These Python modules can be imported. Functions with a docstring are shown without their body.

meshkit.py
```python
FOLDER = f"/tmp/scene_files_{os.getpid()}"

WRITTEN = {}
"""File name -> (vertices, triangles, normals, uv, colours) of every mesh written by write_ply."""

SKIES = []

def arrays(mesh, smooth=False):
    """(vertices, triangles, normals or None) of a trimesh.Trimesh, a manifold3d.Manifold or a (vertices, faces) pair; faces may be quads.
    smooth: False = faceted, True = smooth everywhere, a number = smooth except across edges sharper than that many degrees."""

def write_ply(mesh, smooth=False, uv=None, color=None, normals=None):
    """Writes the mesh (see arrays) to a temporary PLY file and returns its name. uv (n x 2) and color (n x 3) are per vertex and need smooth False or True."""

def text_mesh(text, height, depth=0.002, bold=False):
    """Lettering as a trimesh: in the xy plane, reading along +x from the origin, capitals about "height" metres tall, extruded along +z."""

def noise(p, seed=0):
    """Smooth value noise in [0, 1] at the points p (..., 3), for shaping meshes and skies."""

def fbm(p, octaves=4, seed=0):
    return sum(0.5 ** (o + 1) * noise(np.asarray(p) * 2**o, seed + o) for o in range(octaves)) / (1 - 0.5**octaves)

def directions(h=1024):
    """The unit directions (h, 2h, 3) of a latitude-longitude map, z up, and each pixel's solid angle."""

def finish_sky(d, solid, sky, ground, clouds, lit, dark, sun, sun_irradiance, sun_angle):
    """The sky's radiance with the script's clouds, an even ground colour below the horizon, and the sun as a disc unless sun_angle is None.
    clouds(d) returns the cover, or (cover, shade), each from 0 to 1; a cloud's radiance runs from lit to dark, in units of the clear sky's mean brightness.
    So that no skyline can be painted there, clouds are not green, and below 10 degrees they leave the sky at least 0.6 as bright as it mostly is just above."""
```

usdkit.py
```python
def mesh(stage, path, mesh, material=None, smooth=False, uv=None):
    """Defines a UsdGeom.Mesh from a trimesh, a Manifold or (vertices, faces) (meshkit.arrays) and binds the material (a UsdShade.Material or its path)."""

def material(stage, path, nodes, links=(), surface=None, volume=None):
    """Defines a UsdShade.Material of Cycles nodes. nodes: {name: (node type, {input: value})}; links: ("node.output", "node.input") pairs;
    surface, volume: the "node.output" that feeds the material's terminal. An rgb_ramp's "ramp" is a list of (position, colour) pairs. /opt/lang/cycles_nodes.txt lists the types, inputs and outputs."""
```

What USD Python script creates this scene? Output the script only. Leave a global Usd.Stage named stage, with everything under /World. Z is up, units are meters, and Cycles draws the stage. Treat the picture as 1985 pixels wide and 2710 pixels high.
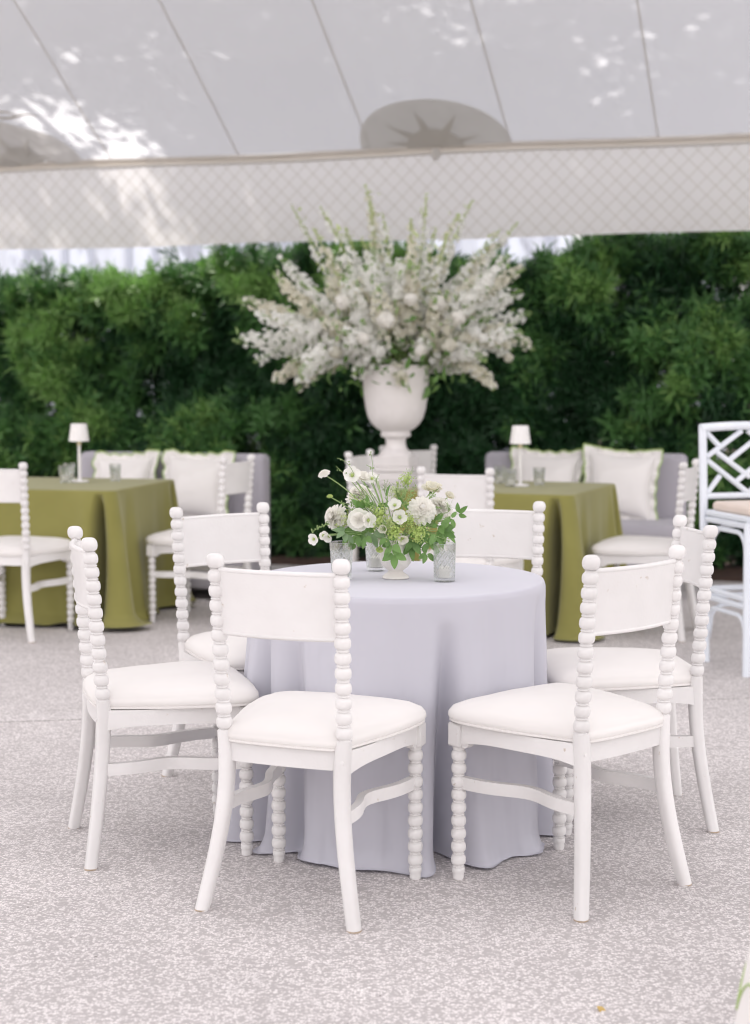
import math, random
import numpy as np, trimesh, usdkit, meshkit
from pxr import Usd, UsdGeom, UsdLux, UsdShade, Gf, Sdf, Vt

stage = Usd.Stage.CreateInMemory()
UsdGeom.SetStageUpAxis(stage, 'Z'); UsdGeom.SetStageMetersPerUnit(stage, 1.0)
world_prim = UsdGeom.Xform.Define(stage, '/World'); stage.SetDefaultPrim(world_prim.GetPrim())
UsdGeom.Scope.Define(stage, '/World/Looks')

# ------------------------------------------------------------------ camera, sky, sun, exposure
F_PX, PITCH, CAM_Z = 4221.0, math.radians(4.962), 1.371
cam = UsdGeom.Camera.Define(stage, '/World/camera')
cam.CreateHorizontalApertureAttr(41.5); cam.CreateVerticalApertureAttr(41.5 * 1024 / 750)
cam.CreateFocalLengthAttr(41.5 * F_PX / 1985)
cam.CreateFStopAttr(4.3); cam.CreateFocusDistanceAttr(4.45)
cam.CreateClippingRangeAttr((0.05, 1000.0))
cam.CreateExposureAttr(0.60)
cam.AddTranslateOp().Set((0, 0, CAM_Z)); cam.AddRotateXOp().Set(90 - math.degrees(PITCH))

TO_SUN = np.array([-0.30, 0.44, 0.85]); TO_SUN /= np.linalg.norm(TO_SUN)
ELEV, ROT = math.asin(TO_SUN[2]), math.atan2(TO_SUN[0], TO_SUN[1])
dome = UsdLux.DomeLight.Define(stage, '/World/sky')
dome.GetPrim().SetCustomDataByKey('kind', 'structure')
usdkit.material(stage, '/World/Looks/sky_look', {
    'sky': ('sky_texture', {'sky_type': 'single_scattering', 'sun_disc': False, 'sun_elevation': ELEV, 'sun_rotation': ROT, 'aerosol_density': 2.5, 'ozone_density': 1.0}),
    'tc': ('texture_coordinate', {}), 'noise': ('noise_texture', {'scale': 2.2, 'detail': 6, 'roughness': 0.55}),
    'ramp': ('rgb_ramp', {'ramp': [(0.30, (0.35, 0.35, 0.35)), (0.62, (0.95, 0.95, 0.95))]}),
    'mix': ('mix_color', {'blend_type': 'mix', 'b': (10.5, 10.0, 9.9), 'use_clamp': False}),
    'bg': ('background_shader', {'strength': 0.12})},
    [('tc.generated', 'noise.vector'), ('noise.fac', 'ramp.fac'), ('ramp.color', 'mix.fac'), ('sky.color', 'mix.a'), ('mix.result', 'bg.color')], surface='bg.background')
UsdShade.MaterialBindingAPI.Apply(dome.GetPrim()).Bind(UsdShade.Material.Get(stage, '/World/Looks/sky_look'))
sun = UsdLux.DistantLight.Define(stage, '/World/sun')
sun.CreateNormalizeAttr(True); sun.CreateIntensityAttr(1.15); sun.CreateAngleAttr(0.53); sun.CreateColorAttr((1.0, 0.955, 0.89))
zax = Gf.Vec3d(*TO_SUN.tolist()); rot = Gf.Rotation(Gf.Vec3d(0, 0, 1), zax)
sun.AddOrientOp(UsdGeom.XformOp.PrecisionDouble).Set(Gf.Quatd(rot.GetQuat()))

# ------------------------------------------------------------------ helpers
COUNT = {}
def numbered(path):
    n = COUNT.get(path, 0); COUNT[path] = n + 1
    return path if n == 0 else f'{path}_{n:03d}'

def tag(p, label=None, cat=None, group=None, kind=None):
    p = p.GetPrim()
    for k, v in (('label', label), ('category', cat), ('group', group), ('kind', kind)):
        if v: p.SetCustomDataByKey(k, v)
    return p

def obj(name, mesh, mat, parent=None, smooth=40, **tags):
    base = '/World' if parent is None else str(parent.GetPath())
    m = usdkit.mesh(stage, numbered(f'{base}/{name}'), mesh, M[mat], smooth=smooth)
    return tag(m, **tags)

def thing(name, label, cat, loc=(0, 0, 0), rotz=0.0, group=None):
    x = UsdGeom.Xform.Define(stage, numbered('/World/' + name))
    x.AddTranslateOp().Set(tuple(map(float, loc))); x.AddRotateZOp().Set(float(rotz))
    return tag(x, label, cat, group)

def dup(src, name, label, cat, loc, rotz, group=None):
    r = thing(name, label, cat, loc, rotz, group)
    r.GetReferences().AddInternalReference(src.GetPath()); r.SetInstanceable(True)
    return r

cat_mesh = trimesh.util.concatenate
T3 = lambda v, f: trimesh.Trimesh(np.asarray(v, float), np.asarray(f, int), process=False)

def box(sx, sy, sz, c=(0, 0, 0), bev=0.0):
    if bev <= 0:
        m = trimesh.creation.box((sx, sy, sz))
    else:
        x, y, z = sx / 2, sy / 2, sz / 2
        pts = [(a * (x - (i != 0) * bev), b * (y - (i != 1) * bev), d * (z - (i != 2) * bev)) for i in range(3) for a in (-1, 1) for b in (-1, 1) for d in (-1, 1)]
        m = trimesh.convex.convex_hull(np.array(pts))
    m.apply_translation(c); return m

def lathe(prof, n=28, close=True):
    """prof: (r, z) from bottom to top."""
    p = np.array(prof, float); a = np.linspace(0, 2 * np.pi, n, endpoint=False); k = len(p)
    v = np.stack([np.outer(p[:, 0], np.cos(a)), np.outer(p[:, 0], np.sin(a)), np.repeat(p[:, 1][:, None], n, 1)], -1).reshape(-1, 3)
    f = []
    i, j = np.meshgrid(np.arange(k - 1), np.arange(n), indexing='ij'); j2 = (j + 1) % n
    q = np.stack([i * n + j, i * n + j2, (i + 1) * n + j2, (i + 1) * n + j], -1).reshape(-1, 4)
    f = np.vstack([q[:, [0, 1, 2]], q[:, [0, 2, 3]]])
    if close:
        v = np.vstack([v, [[0, 0, p[0, 1]], [0, 0, p[-1, 1]]]]); b, t = k * n, k * n + 1
        j = np.arange(n); j2 = (j + 1) % n
        f = np.vstack([f, np.stack([j2, j, np.full(n, b)], 1), np.stack([(k - 1) * n + j, (k - 1) * n + j2, np.full(n, t)], 1)])
    return T3(v, f)

def tube(path, rad, n=8, sq=2.0, flat=(1, 1), up=(0, 0, 1)):
    """sweep of a (super)ellipse along path; rad scalar or list; flat scales the two axes."""
    P = np.array(path, float); k = len(P); R = np.broadcast_to(np.asarray(rad, float), (k,))
    t = np.gradient(P, axis=0); t /= np.linalg.norm(t, axis=1, keepdims=True) + 1e-12
    u = np.array(up, float)
    if abs((t @ u)).mean() > 0.93: u = np.array([0, 1.0, 0])
    s = np.cross(t, u); s /= np.linalg.norm(s, axis=1, keepdims=True) + 1e-12; w = np.cross(s, t)
    a = np.linspace(0, 2 * np.pi, n, endpoint=False) + (math.pi / n)
    ca, sa = np.cos(a), np.sin(a)
    ca, sa = np.sign(ca) * abs(ca) ** (2 / sq), np.sign(sa) * abs(sa) ** (2 / sq)
    v = (P[:, None] + R[:, None, None] * (s[:, None] * (ca * flat[0])[None, :, None] + w[:, None] * (sa * flat[1])[None, :, None])).reshape(-1, 3)
    i, j = np.meshgrid(np.arange(k - 1), np.arange(n), indexing='ij'); j2 = (j + 1) % n
    q = np.stack([i * n + j, (i + 1) * n + j, (i + 1) * n + j2, i * n + j2], -1).reshape(-1, 4)
    f = np.vstack([q[:, [0, 2, 1]], q[:, [0, 3, 2]]])
    v = np.vstack([v, P[:1], P[-1:]]); b, e = k * n, k * n + 1
    j = np.arange(n); j2 = (j + 1) % n
    f = np.vstack([f, np.stack([j, j2, np.full(n, b)], 1), np.stack([(k - 1) * n + j2, (k - 1) * n + j, np.full(n, e)], 1)])
    m = T3(v, f); 
    if m.volume < 0: m.invert()
    return m

def bez(p0, p1, p2, n=12):
    t = np.linspace(0, 1, n)[:, None]; p0, p1, p2 = map(np.asarray, (p0, p1, p2))
    return (1 - t) ** 2 * p0 + 2 * t * (1 - t) * p1 + t ** 2 * p2

def grid(fn, us, vs, closed=False):
    """fn(u,v)->xyz arrays"""
    U, V = np.meshgrid(us, vs, indexing='ij'); P = fn(U, V).reshape(-1, 3); nu, nv = len(us), len(vs)
    i, j = np.meshgrid(np.arange(nu if closed else nu - 1), np.arange(nv - 1), indexing='ij'); i2 = (i + 1) % nu
    q = np.stack([i * nv + j, i2 * nv + j, i2 * nv + j + 1, i * nv + j + 1], -1).reshape(-1, 4)
    return T3(P, np.vstack([q[:, [0, 1, 2]], q[:, [0, 2, 3]]]))

def frame(z, spin=0.0):
    z = np.asarray(z, float) / np.linalg.norm(z); a = np.array([0, 0, 1.0]) if abs(z[2]) < 0.9 else np.array([1.0, 0, 0])
    x = np.cross(a, z); x /= np.linalg.norm(x); y = np.cross(z, x)
    c, s = math.cos(spin), math.sin(spin)
    return np.stack([c * x + s * y, -s * x + c * y, z], 1)

def place(m, pos, z=(0, 0, 1), spin=0.0, scale=1.0):
    m = m.copy(); m.vertices = (m.vertices * scale) @ frame(z, spin).T + np.asarray(pos); return m

def rz(p, deg):
    a = math.radians(deg); return np.array([math.cos(a) * p[0] - math.sin(a) * p[1], math.sin(a) * p[0] + math.cos(a) * p[1], p[2] if len(p) > 2 else 0])

def at_depth(px, py, y):
    """world point at distance y in front of the camera's foot that the photograph shows at full-size pixel (px,py)"""
    X, Y = (px - 992.5) / F_PX, (1355 - py) / F_PX; c, s = math.cos(PITCH), math.sin(PITCH)
    r = np.array([X, c + Y * s, -s + Y * c]); return r * (y / r[1]) + [0, 0, CAM_Z]

# ------------------------------------------------------------------ materials
M = {}
def mat(name, nodes, links, surface):
    M[name] = usdkit.material(stage, f'/World/Looks/{name}', nodes, links, surface=surface)

def paint(name, col, col2, rough=0.45, scale=9, spots=None, bump=0.15, fine=120, coat=0.0, vary=False):
    nodes = {'g': ('geometry', {}), 'tc': ('texture_coordinate', {}), 'n1': ('noise_texture', {'scale': scale, 'detail': 5, 'roughness': 0.6}),
             'r1': ('rgb_ramp', {'ramp': [(0.3, col), (0.72, col2)]}), 'n2': ('noise_texture', {'scale': fine, 'detail': 3}),
             'b': ('bump', {'strength': bump, 'distance': 0.002}), 'p': ('principled_bsdf', {'roughness': rough, 'coat_weight': coat})}
    links = [('tc.object', 'n1.vector'), ('n1.fac', 'r1.fac'), ('tc.object', 'n2.vector'), ('n2.fac', 'b.height'), ('b.normal', 'p.normal')]
    if spots:
        nodes |= {'n3': ('noise_texture', {'scale': spots[0], 'detail': 4, 'roughness': 0.65}), 'r3': ('rgb_ramp', {'ramp': [(spots[1], (0, 0, 0)), (spots[1] + 0.035, (1, 1, 1))]}),
                  'm': ('mix_color', {'b': spots[2]})}
        links += [('tc.object', 'n3.vector'), ('n3.fac', 'r3.fac'), ('r3.color', 'm.fac'), ('r1.color', 'm.a'), ('m.result', 'p.base_color')]
    else:
        links += [('r1.color', 'p.base_color')]
    if vary:
        nodes |= {'oi': ('object_info', {}), 'vr': ('map_range', {'from_min': 0.0, 'from_max': 1.0, 'to_min': 0.93, 'to_max': 1.02}), 'vm': ('mix_color', {'blend_type': 'multiply', 'fac': 1.0}), 'vc': ('combine_color', {}), 'va': ('vector_math', {'math_type': 'add'}), 'vs': ('combine_xyz', {'y': 0.0, 'z': 0.0})}
        links = [l for l in links if l[1] not in ('p.base_color', 'n3.vector')] + [('oi.random', 'vr.value'), ('vr.result', 'vc.r'), ('vr.result', 'vc.g'), ('vr.result', 'vc.b'), ('m.result', 'vm.a'), ('vc.color', 'vm.b'), ('vm.result', 'p.base_color'), ('oi.location', 'va.vector1'), ('tc.object', 'va.vector2'), ('va.vector', 'n3.vector')]
    mat(name, nodes, links, 'p.BSDF')

def cloth(name, col, col2, trans=0.0, tcol=None, weave=900, rough=0.85, sheen=0.15, bump=0.25, scale=4):
    nodes = {'g': ('geometry', {}), 'n1': ('noise_texture', {'scale': scale, 'detail': 4}), 'r1': ('rgb_ramp', {'ramp': [(0.3, col), (0.7, col2)]}),
             'n2': ('noise_texture', {'scale': weave, 'detail': 2}), 'b': ('bump', {'strength': bump, 'distance': 0.0015}),
             'p': ('principled_bsdf', {'roughness': rough, 'sheen_weight': sheen, 'specular_ior_level': 0.2})}
    links = [('g.position', 'n1.vector'), ('n1.fac', 'r1.fac'), ('r1.color', 'p.base_color'), ('g.position', 'n2.vector'), ('n2.fac', 'b.height'), ('b.normal', 'p.normal')]
    out = 'p.BSDF'
    if trans > 0:
        nodes |= {'t': ('translucent_bsdf', {'color': tcol or col}), 'mx': ('mix_closure', {'fac': trans})}
        links += [('p.BSDF', 'mx.closure1'), ('t.BSDF', 'mx.closure2')]; out = 'mx.closure'
    mat(name, nodes, links, out)

def leafmat(name, c1, c2, trans=0.35, tcol=None, scale=30, rough=0.45):
    nodes = {'o': ('object_info', {}), 'g': ('geometry', {}), 'n1': ('noise_texture', {'scale': scale, 'detail': 2}), 'ad': ('math', {'math_type': 'multiply_add', 'value2': 0.45}),
             'r1': ('rgb_ramp', {'ramp': [(0.3, c1), (0.9, c2)]}), 'p': ('principled_bsdf', {'roughness': rough, 'specular_ior_level': 0.35}),
             't': ('translucent_bsdf', {'color': tcol or c2}), 'mx': ('mix_closure', {'fac': trans})}
    mat(name, nodes, [('g.position', 'n1.vector'), ('o.random', 'ad.value1'), ('n1.fac', 'ad.value3'), ('ad.value', 'r1.fac'), ('r1.color', 'p.base_color'), ('p.BSDF', 'mx.closure1'), ('t.BSDF', 'mx.closure2')], 'mx.closure')

paint('white_wood', (0.775, 0.757, 0.747), (0.72, 0.70, 0.688), rough=0.42, scale=7, spots=(30, 0.682, (0.56, 0.49, 0.42)), bump=0.2, fine=160, vary=True)
paint('worn_wood', (0.42, 0.32, 0.22), (0.55, 0.45, 0.36), rough=0.7, scale=60)
cloth('cream_vinyl', (0.765, 0.737, 0.715), (0.735, 0.708, 0.685), weave=700, rough=0.6, sheen=0.05, bump=0.12)
cloth('lilac_cloth', (0.625, 0.62, 0.685), (0.65, 0.643, 0.705), trans=0.12, tcol=(0.5, 0.5, 0.62), weave=1100, bump=0.25, sheen=0.2)
cloth('olive_cloth', (0.222, 0.209, 0.058), (0.252, 0.237, 0.072), weave=800, bump=0.3, sheen=0.25)
cloth('grey_upholstery', (0.40, 0.38, 0.42), (0.44, 0.42, 0.46), weave=700, bump=0.35, sheen=0.2)
cloth('pillow_white', (0.80, 0.77, 0.745), (0.77, 0.74, 0.72), weave=900, sheen=0.1)
cloth('pillow_trim', (0.36, 0.50, 0.16), (0.42, 0.55, 0.22), weave=900)
cloth('tan_seat', (0.66, 0.56, 0.49), (0.70, 0.60, 0.53), weave=900)
cloth('canvas', (0.765, 0.77, 0.79), (0.73, 0.735, 0.765), trans=0.5, tcol=(0.72, 0.725, 0.765), weave=300, sheen=0.0, bump=0.1, scale=2)
cloth('canvas_patch', (0.72, 0.715, 0.70), (0.69, 0.68, 0.66), trans=0.5, tcol=(0.70, 0.68, 0.63), weave=300, sheen=0.0)
cloth('canvas_seam', (0.76, 0.75, 0.72), (0.73, 0.72, 0.70), trans=0.5, tcol=(0.74, 0.72, 0.69), weave=300, sheen=0.0)
cloth('eave_band', (0.72, 0.68, 0.63), (0.66, 0.63, 0.58), trans=0.2, tcol=(0.7, 0.6, 0.5), weave=300, sheen=0.0)
cloth('valance_cloth', (0.80, 0.775, 0.765), (0.77, 0.75, 0.74), trans=0.52, tcol=(0.86, 0.83, 0.83), weave=400, sheen=0.0, scale=3)
cloth('lattice_cord', (0.56, 0.52, 0.46), (0.62, 0.58, 0.52), trans=0.25, weave=500)
cloth('drape_cloth', (0.72, 0.75, 0.84), (0.76, 0.78, 0.86), trans=0.5, tcol=(0.74, 0.78, 0.90), weave=400, sheen=0.0)
cloth('canvas_star', (0.60, 0.58, 0.54), (0.56, 0.54, 0.50), trans=0.16, tcol=(0.5, 0.48, 0.42), weave=300, sheen=0.0)
paint('stone_white', (0.78, 0.745, 0.735), (0.72, 0.685, 0.67), rough=0.7, scale=11, bump=0.3, fine=90)
paint('ceramic', (0.78, 0.75, 0.71), (0.74, 0.70, 0.655), rough=0.3, scale=20, bump=0.05)
paint('lamp_white', (0.82, 0.80, 0.79), (0.80, 0.78, 0.77), rough=0.5, scale=12, bump=0.05)
paint('lamp_neck', (0.74, 0.66, 0.42), (0.78, 0.70, 0.46), rough=0.4)
paint('wax', (0.85, 0.82, 0.78), (0.83, 0.80, 0.76), rough=0.5, bump=0.05)
paint('wick', (0.05, 0.045, 0.04), (0.08, 0.07, 0.06), rough=0.9)
paint('blue_white_cane', (0.74, 0.775, 0.825), (0.70, 0.74, 0.80), rough=0.35, scale=10, bump=0.1)
paint('bark', (0.06, 0.04, 0.03), (0.13, 0.09, 0.07), rough=0.9, scale=14, bump=0.6, fine=40)
paint('mulch', (0.045, 0.025, 0.018), (0.10, 0.055, 0.04), rough=0.95, scale=18, bump=1.0, fine=50)
paint('steel', (0.5, 0.5, 0.5), (0.4, 0.4, 0.4), rough=0.4)
mat('glass', {'g': ('glass_bsdf', {'color': (0.97, 0.98, 0.975), 'roughness': 0.0, 'IOR': 1.45}), 't': ('transparent_bsdf', {'color': (0.95, 0.955, 0.95)}), 'm': ('mix_closure', {'fac': 0.30})},
    [('g.BSDF', 'm.closure1'), ('t.BSDF', 'm.closure2')], 'm.closure')
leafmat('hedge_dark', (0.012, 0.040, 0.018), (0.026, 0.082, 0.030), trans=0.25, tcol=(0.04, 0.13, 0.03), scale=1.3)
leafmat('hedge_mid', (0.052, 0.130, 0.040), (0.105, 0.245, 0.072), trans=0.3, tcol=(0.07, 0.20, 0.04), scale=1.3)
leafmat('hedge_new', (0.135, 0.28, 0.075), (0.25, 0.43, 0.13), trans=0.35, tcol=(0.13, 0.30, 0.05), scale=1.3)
leafmat('tree_leaf', (0.03, 0.07, 0.015), (0.05, 0.11, 0.025), trans=0.3)
leafmat('bouquet_leaf', (0.10, 0.20, 0.06), (0.20, 0.35, 0.11), trans=0.3, tcol=(0.14, 0.30, 0.05), scale=40)
leafmat('bouquet_leaf_grey', (0.13, 0.22, 0.10), (0.22, 0.33, 0.17), trans=0.25, scale=40)
leafmat('stem_green', (0.20, 0.33, 0.10), (0.32, 0.45, 0.18), trans=0.1, scale=40)
leafmat('lime_bloom', (0.36, 0.50, 0.12), (0.52, 0.64, 0.22), trans=0.3, scale=60)
leafmat('white_petal', (0.90, 0.885, 0.85), (0.93, 0.915, 0.88), trans=0.5, tcol=(0.93, 0.92, 0.86), scale=60, rough=0.6)
leafmat('cream_petal', (0.90, 0.90, 0.83), (0.93, 0.93, 0.88), trans=0.55, tcol=(0.78, 0.74, 0.58), scale=60, rough=0.6)
leafmat('blush_floret', (0.92, 0.915, 0.895), (0.94, 0.935, 0.925), trans=0.55, tcol=(0.94, 0.945, 0.90), scale=6, rough=0.6)
leafmat('green_bud', (0.42, 0.52, 0.20), (0.60, 0.68, 0.34), trans=0.3, scale=20)
leafmat('dry_leaf', (0.50, 0.36, 0.10), (0.62, 0.44, 0.16), trans=0.2)
# exposed aggregate: pale pebbles set in grey cement
mat('aggregate', {
    'g': ('geometry', {}), 'n0': ('noise_texture', {'scale': 40, 'detail': 2}), 'mv': ('mix_vector', {'fac': 0.012}),
    'v': ('voronoi_texture', {'scale': 138, 'feature': 'f1', 'randomness': 1.0}), 've': ('voronoi_texture', {'scale': 138, 'feature': 'distance_to_edge', 'randomness': 1.0}),
    'sx': ('separate_color', {'color_type': 'rgb'}), 'clump': ('noise_texture', {'scale': 14, 'detail': 3, 'roughness': 0.6}), 'addc': ('math', {'math_type': 'multiply_add', 'value2': 0.5}),
    'sub': ('math', {'math_type': 'subtract', 'value2': 0.22}),
    'pick': ('rgb_ramp', {'ramp': [(0.36, (0.47, 0.443, 0.437)), (0.47, (0.57, 0.54, 0.533)), (0.58, (0.745, 0.71, 0.70)), (1.0, (0.83, 0.795, 0.785))]}),
    'edge': ('rgb_ramp', {'ramp': [(0.0, (0, 0, 0)), (0.16, (1, 1, 1))]}), 'mx': ('mix_color', {'a': (0.475, 0.448, 0.442)}),
    'big': ('noise_texture', {'scale': 0.9, 'detail': 5, 'roughness': 0.6}), 'bigr': ('rgb_ramp', {'ramp': [(0.3, (0.85, 0.84, 0.84)), (0.7, (1.06, 1.05, 1.05))]}),
    'mul': ('mix_color', {'blend_type': 'multiply', 'fac': 1.0}),
    'speck': ('noise_texture', {'scale': 60, 'detail': 2}), 'speckr': ('rgb_ramp', {'ramp': [(0.745, (0, 0, 0)), (0.765, (1, 1, 1))]}), 'mx2': ('mix_color', {'b': (0.12, 0.10, 0.09)}),
    'b': ('bump', {'strength': 0.55, 'distance': 0.003}), 'p': ('principled_bsdf', {'roughness': 0.75, 'specular_ior_level': 0.3})},
    [('g.position', 'n0.vector'), ('g.position', 'mv.a'), ('n0.color', 'mv.b'), ('mv.result', 'v.vector'), ('mv.result', 've.vector'), ('v.color', 'sx.color'), ('g.position', 'clump.vector'),
     ('clump.fac', 'addc.value1'), ('sx.r', 'addc.value3'), ('addc.value', 'sub.value1'), ('sub.value', 'pick.fac'), ('ve.distance', 'edge.fac'), ('edge.color', 'mx.fac'), ('pick.color', 'mx.b'),
     ('g.position', 'big.vector'), ('big.fac', 'bigr.fac'), ('mx.result', 'mul.a'), ('bigr.color', 'mul.b'), ('g.position', 'speck.vector'), ('speck.fac', 'speckr.fac'), ('speckr.color', 'mx2.fac'), ('mul.result', 'mx2.a'),
     ('mx2.result', 'p.base_color'), ('pick.color', 'b.height'), ('b.normal', 'p.normal')], 'p.BSDF')
paint('soil', (0.05, 0.035, 0.025), (0.09, 0.06, 0.045), rough=0.95, scale=3, bump=0.8, fine=30)
paint('joint_dirt', (0.16, 0.15, 0.14), (0.22, 0.21, 0.20), rough=0.95, scale=30)

# ------------------------------------------------------------------ setting: site axes (the tent, tables and hedge stand turned 17 degrees)
SITE = -17.0
U = np.array([math.cos(math.radians(SITE)), math.sin(math.radians(SITE)), 0]); V = np.array([-U[1], U[0], 0]); O = -3.275 * U
def site(s, t, z=0.0):
    return O + U * s + V * t + np.array([0, 0, z])

# ground: soil out to the horizon, the patio of two big poured slabs with a joint, the planting bed
g = T3([(-400, -400, -0.10), (400, -400, -0.10), (400, 400, -0.10), (-400, 400, -0.10)], [(0, 1, 2), (0, 2, 3)])
obj('ground', g, 'soil', smooth=False, kind='structure')
def prism(poly, z0, z1):
    poly = np.array(poly, float); n = len(poly)
    v = np.vstack([np.c_[poly, np.full(n, z0)], np.c_[poly, np.full(n, z1)]])
    f = [(0, i + 1, i) for i in range(1, n - 1)] + [(n, n + i, n + i + 1) for i in range(1, n - 1)]
    for i in range(n):
        j = (i + 1) % n; f += [(i, j, n + j), (i, n + j, n + i)]
    return T3(v, f)
patio = UsdGeom.Xform.Define(stage, '/World/patio'); tag(patio, kind='structure'); COUNT['/World/patio'] = 1
HEDGE_T = 11.05      # front face of the hedge along V
# the joint runs almost across the view at the far left
jn = [(-9.0, 5.05), (-1.35, 6.22)]; 
d = np.array([7.65, 1.17]); d /= np.linalg.norm(d)
A0, A1 = np.array(jn[0]), np.array(jn[0]) + d * 18
nrm = np.array([-d[1], d[0]]) * 0.008
bl, br = site(-5.7, HEDGE_T - 0.35)[:2], site(9.3, HEDGE_T - 0.35)[:2]
front = [(-9, -14), (9, -14), tuple(A1 - nrm), tuple(A0 - nrm)]
back = [tuple(A0 + nrm), tuple(A1 + nrm), tuple(br), tuple(bl)]
obj('slab', prism(front, -0.09, 0.0), 'aggregate', patio, smooth=False)
obj('slab', prism(back, -0.09, 0.0), 'aggregate', patio, smooth=False)
obj('joint', prism([tuple(A0 - nrm * 0.999), tuple(A1 - nrm * 0.999), tuple(A1 + nrm * 0.999), tuple(A0 + nrm * 0.999)], -0.09, -0.006), 'joint_dirt', patio, smooth=False)
rng = np.random.default_rng(7)
us, vs = np.linspace(-9, 9, 240), np.linspace(0, 2.6, 40)
def bedfn(s, t):
    p = np.stack([s * 6, t * 6, s * 0], -1)
    z = -0.03 + 0.07 * meshkit.fbm(p, 3, 3) * np.clip(t / 0.15, 0, 1)
    return O + U * s[..., None] + V * (t + HEDGE_T - 0.35)[..., None] + np.array([0, 0, 1.0]) * z[..., None]
obj('mulch_bed', grid(bedfn, us, vs), 'mulch', smooth=True, kind='structure')

# ------------------------------------------------------------------ tent
EAVE_T, EAVE_Z, SLOPE = 10.72, 2.92, math.radians(31)
SEAM0, SEAM_STEP = -0.03, 0.985
tent = thing('tent_canopy', 'pale sloping canvas tent roof with seams and a hanging lattice valance', 'tent')
def roof_pt(s, r, lift=0.0):
    """s along the eave, r metres of plan run in from the eave (0..21; level between 6 and 15)"""
    s, r = np.broadcast_arrays(np.asarray(s, float), np.asarray(r, float))
    up = np.minimum(6, np.where(r <= 10, r, 21 - r)) * math.tan(SLOPE)
    sag = -0.035 * np.sin(np.pi * ((s - SEAM0) / SEAM_STEP % 1.0)) * np.clip(r / 1.0, 0, 1) * 0.6
    wav = (0.03 + 0.03 * np.clip(-(s + 1.2) / 1.5, 0, 1)) * (meshkit.fbm(np.stack([s * 1.6, r * 1.6, s * 0], -1), 3, 5) - 0.5) * np.clip(r / 0.6, 0, 1)
    # wrinkles pulling towards the anchor points along the eave
    n = np.exp(-((s + 2.72) / 0.55) ** 2 - (r / 0.7) ** 2) * 0.022 * np.sin(14 * (s + 2.7) + 5 * r)
    z = EAVE_Z + up + sag + wav + n + lift
    return O + U * s[..., None] + V * (EAVE_T - r)[..., None] + np.array([0, 0, 1.0]) * z[..., None]
rs = np.r_[np.linspace(0, 2.4, 30), np.linspace(2.6, 6, 10), np.linspace(6.5, 15, 8), np.linspace(15.5, 21, 8)]
k0 = -7
for k in range(k0, 8):
    s0, s1 = SEAM0 + k * SEAM_STEP, SEAM0 + (k + 1) * SEAM_STEP
    obj('roof_panel', grid(roof_pt, np.linspace(s0, s1, 13), rs), 'canvas', tent, smooth=True)
    sw = np.linspace(s0 - 0.0075, s0 + 0.0075, 2)
    obj('seam', grid(lambda s, r: roof_pt(s, r, -0.005), sw, rs), 'canvas_seam', tent, smooth=True)
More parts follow.
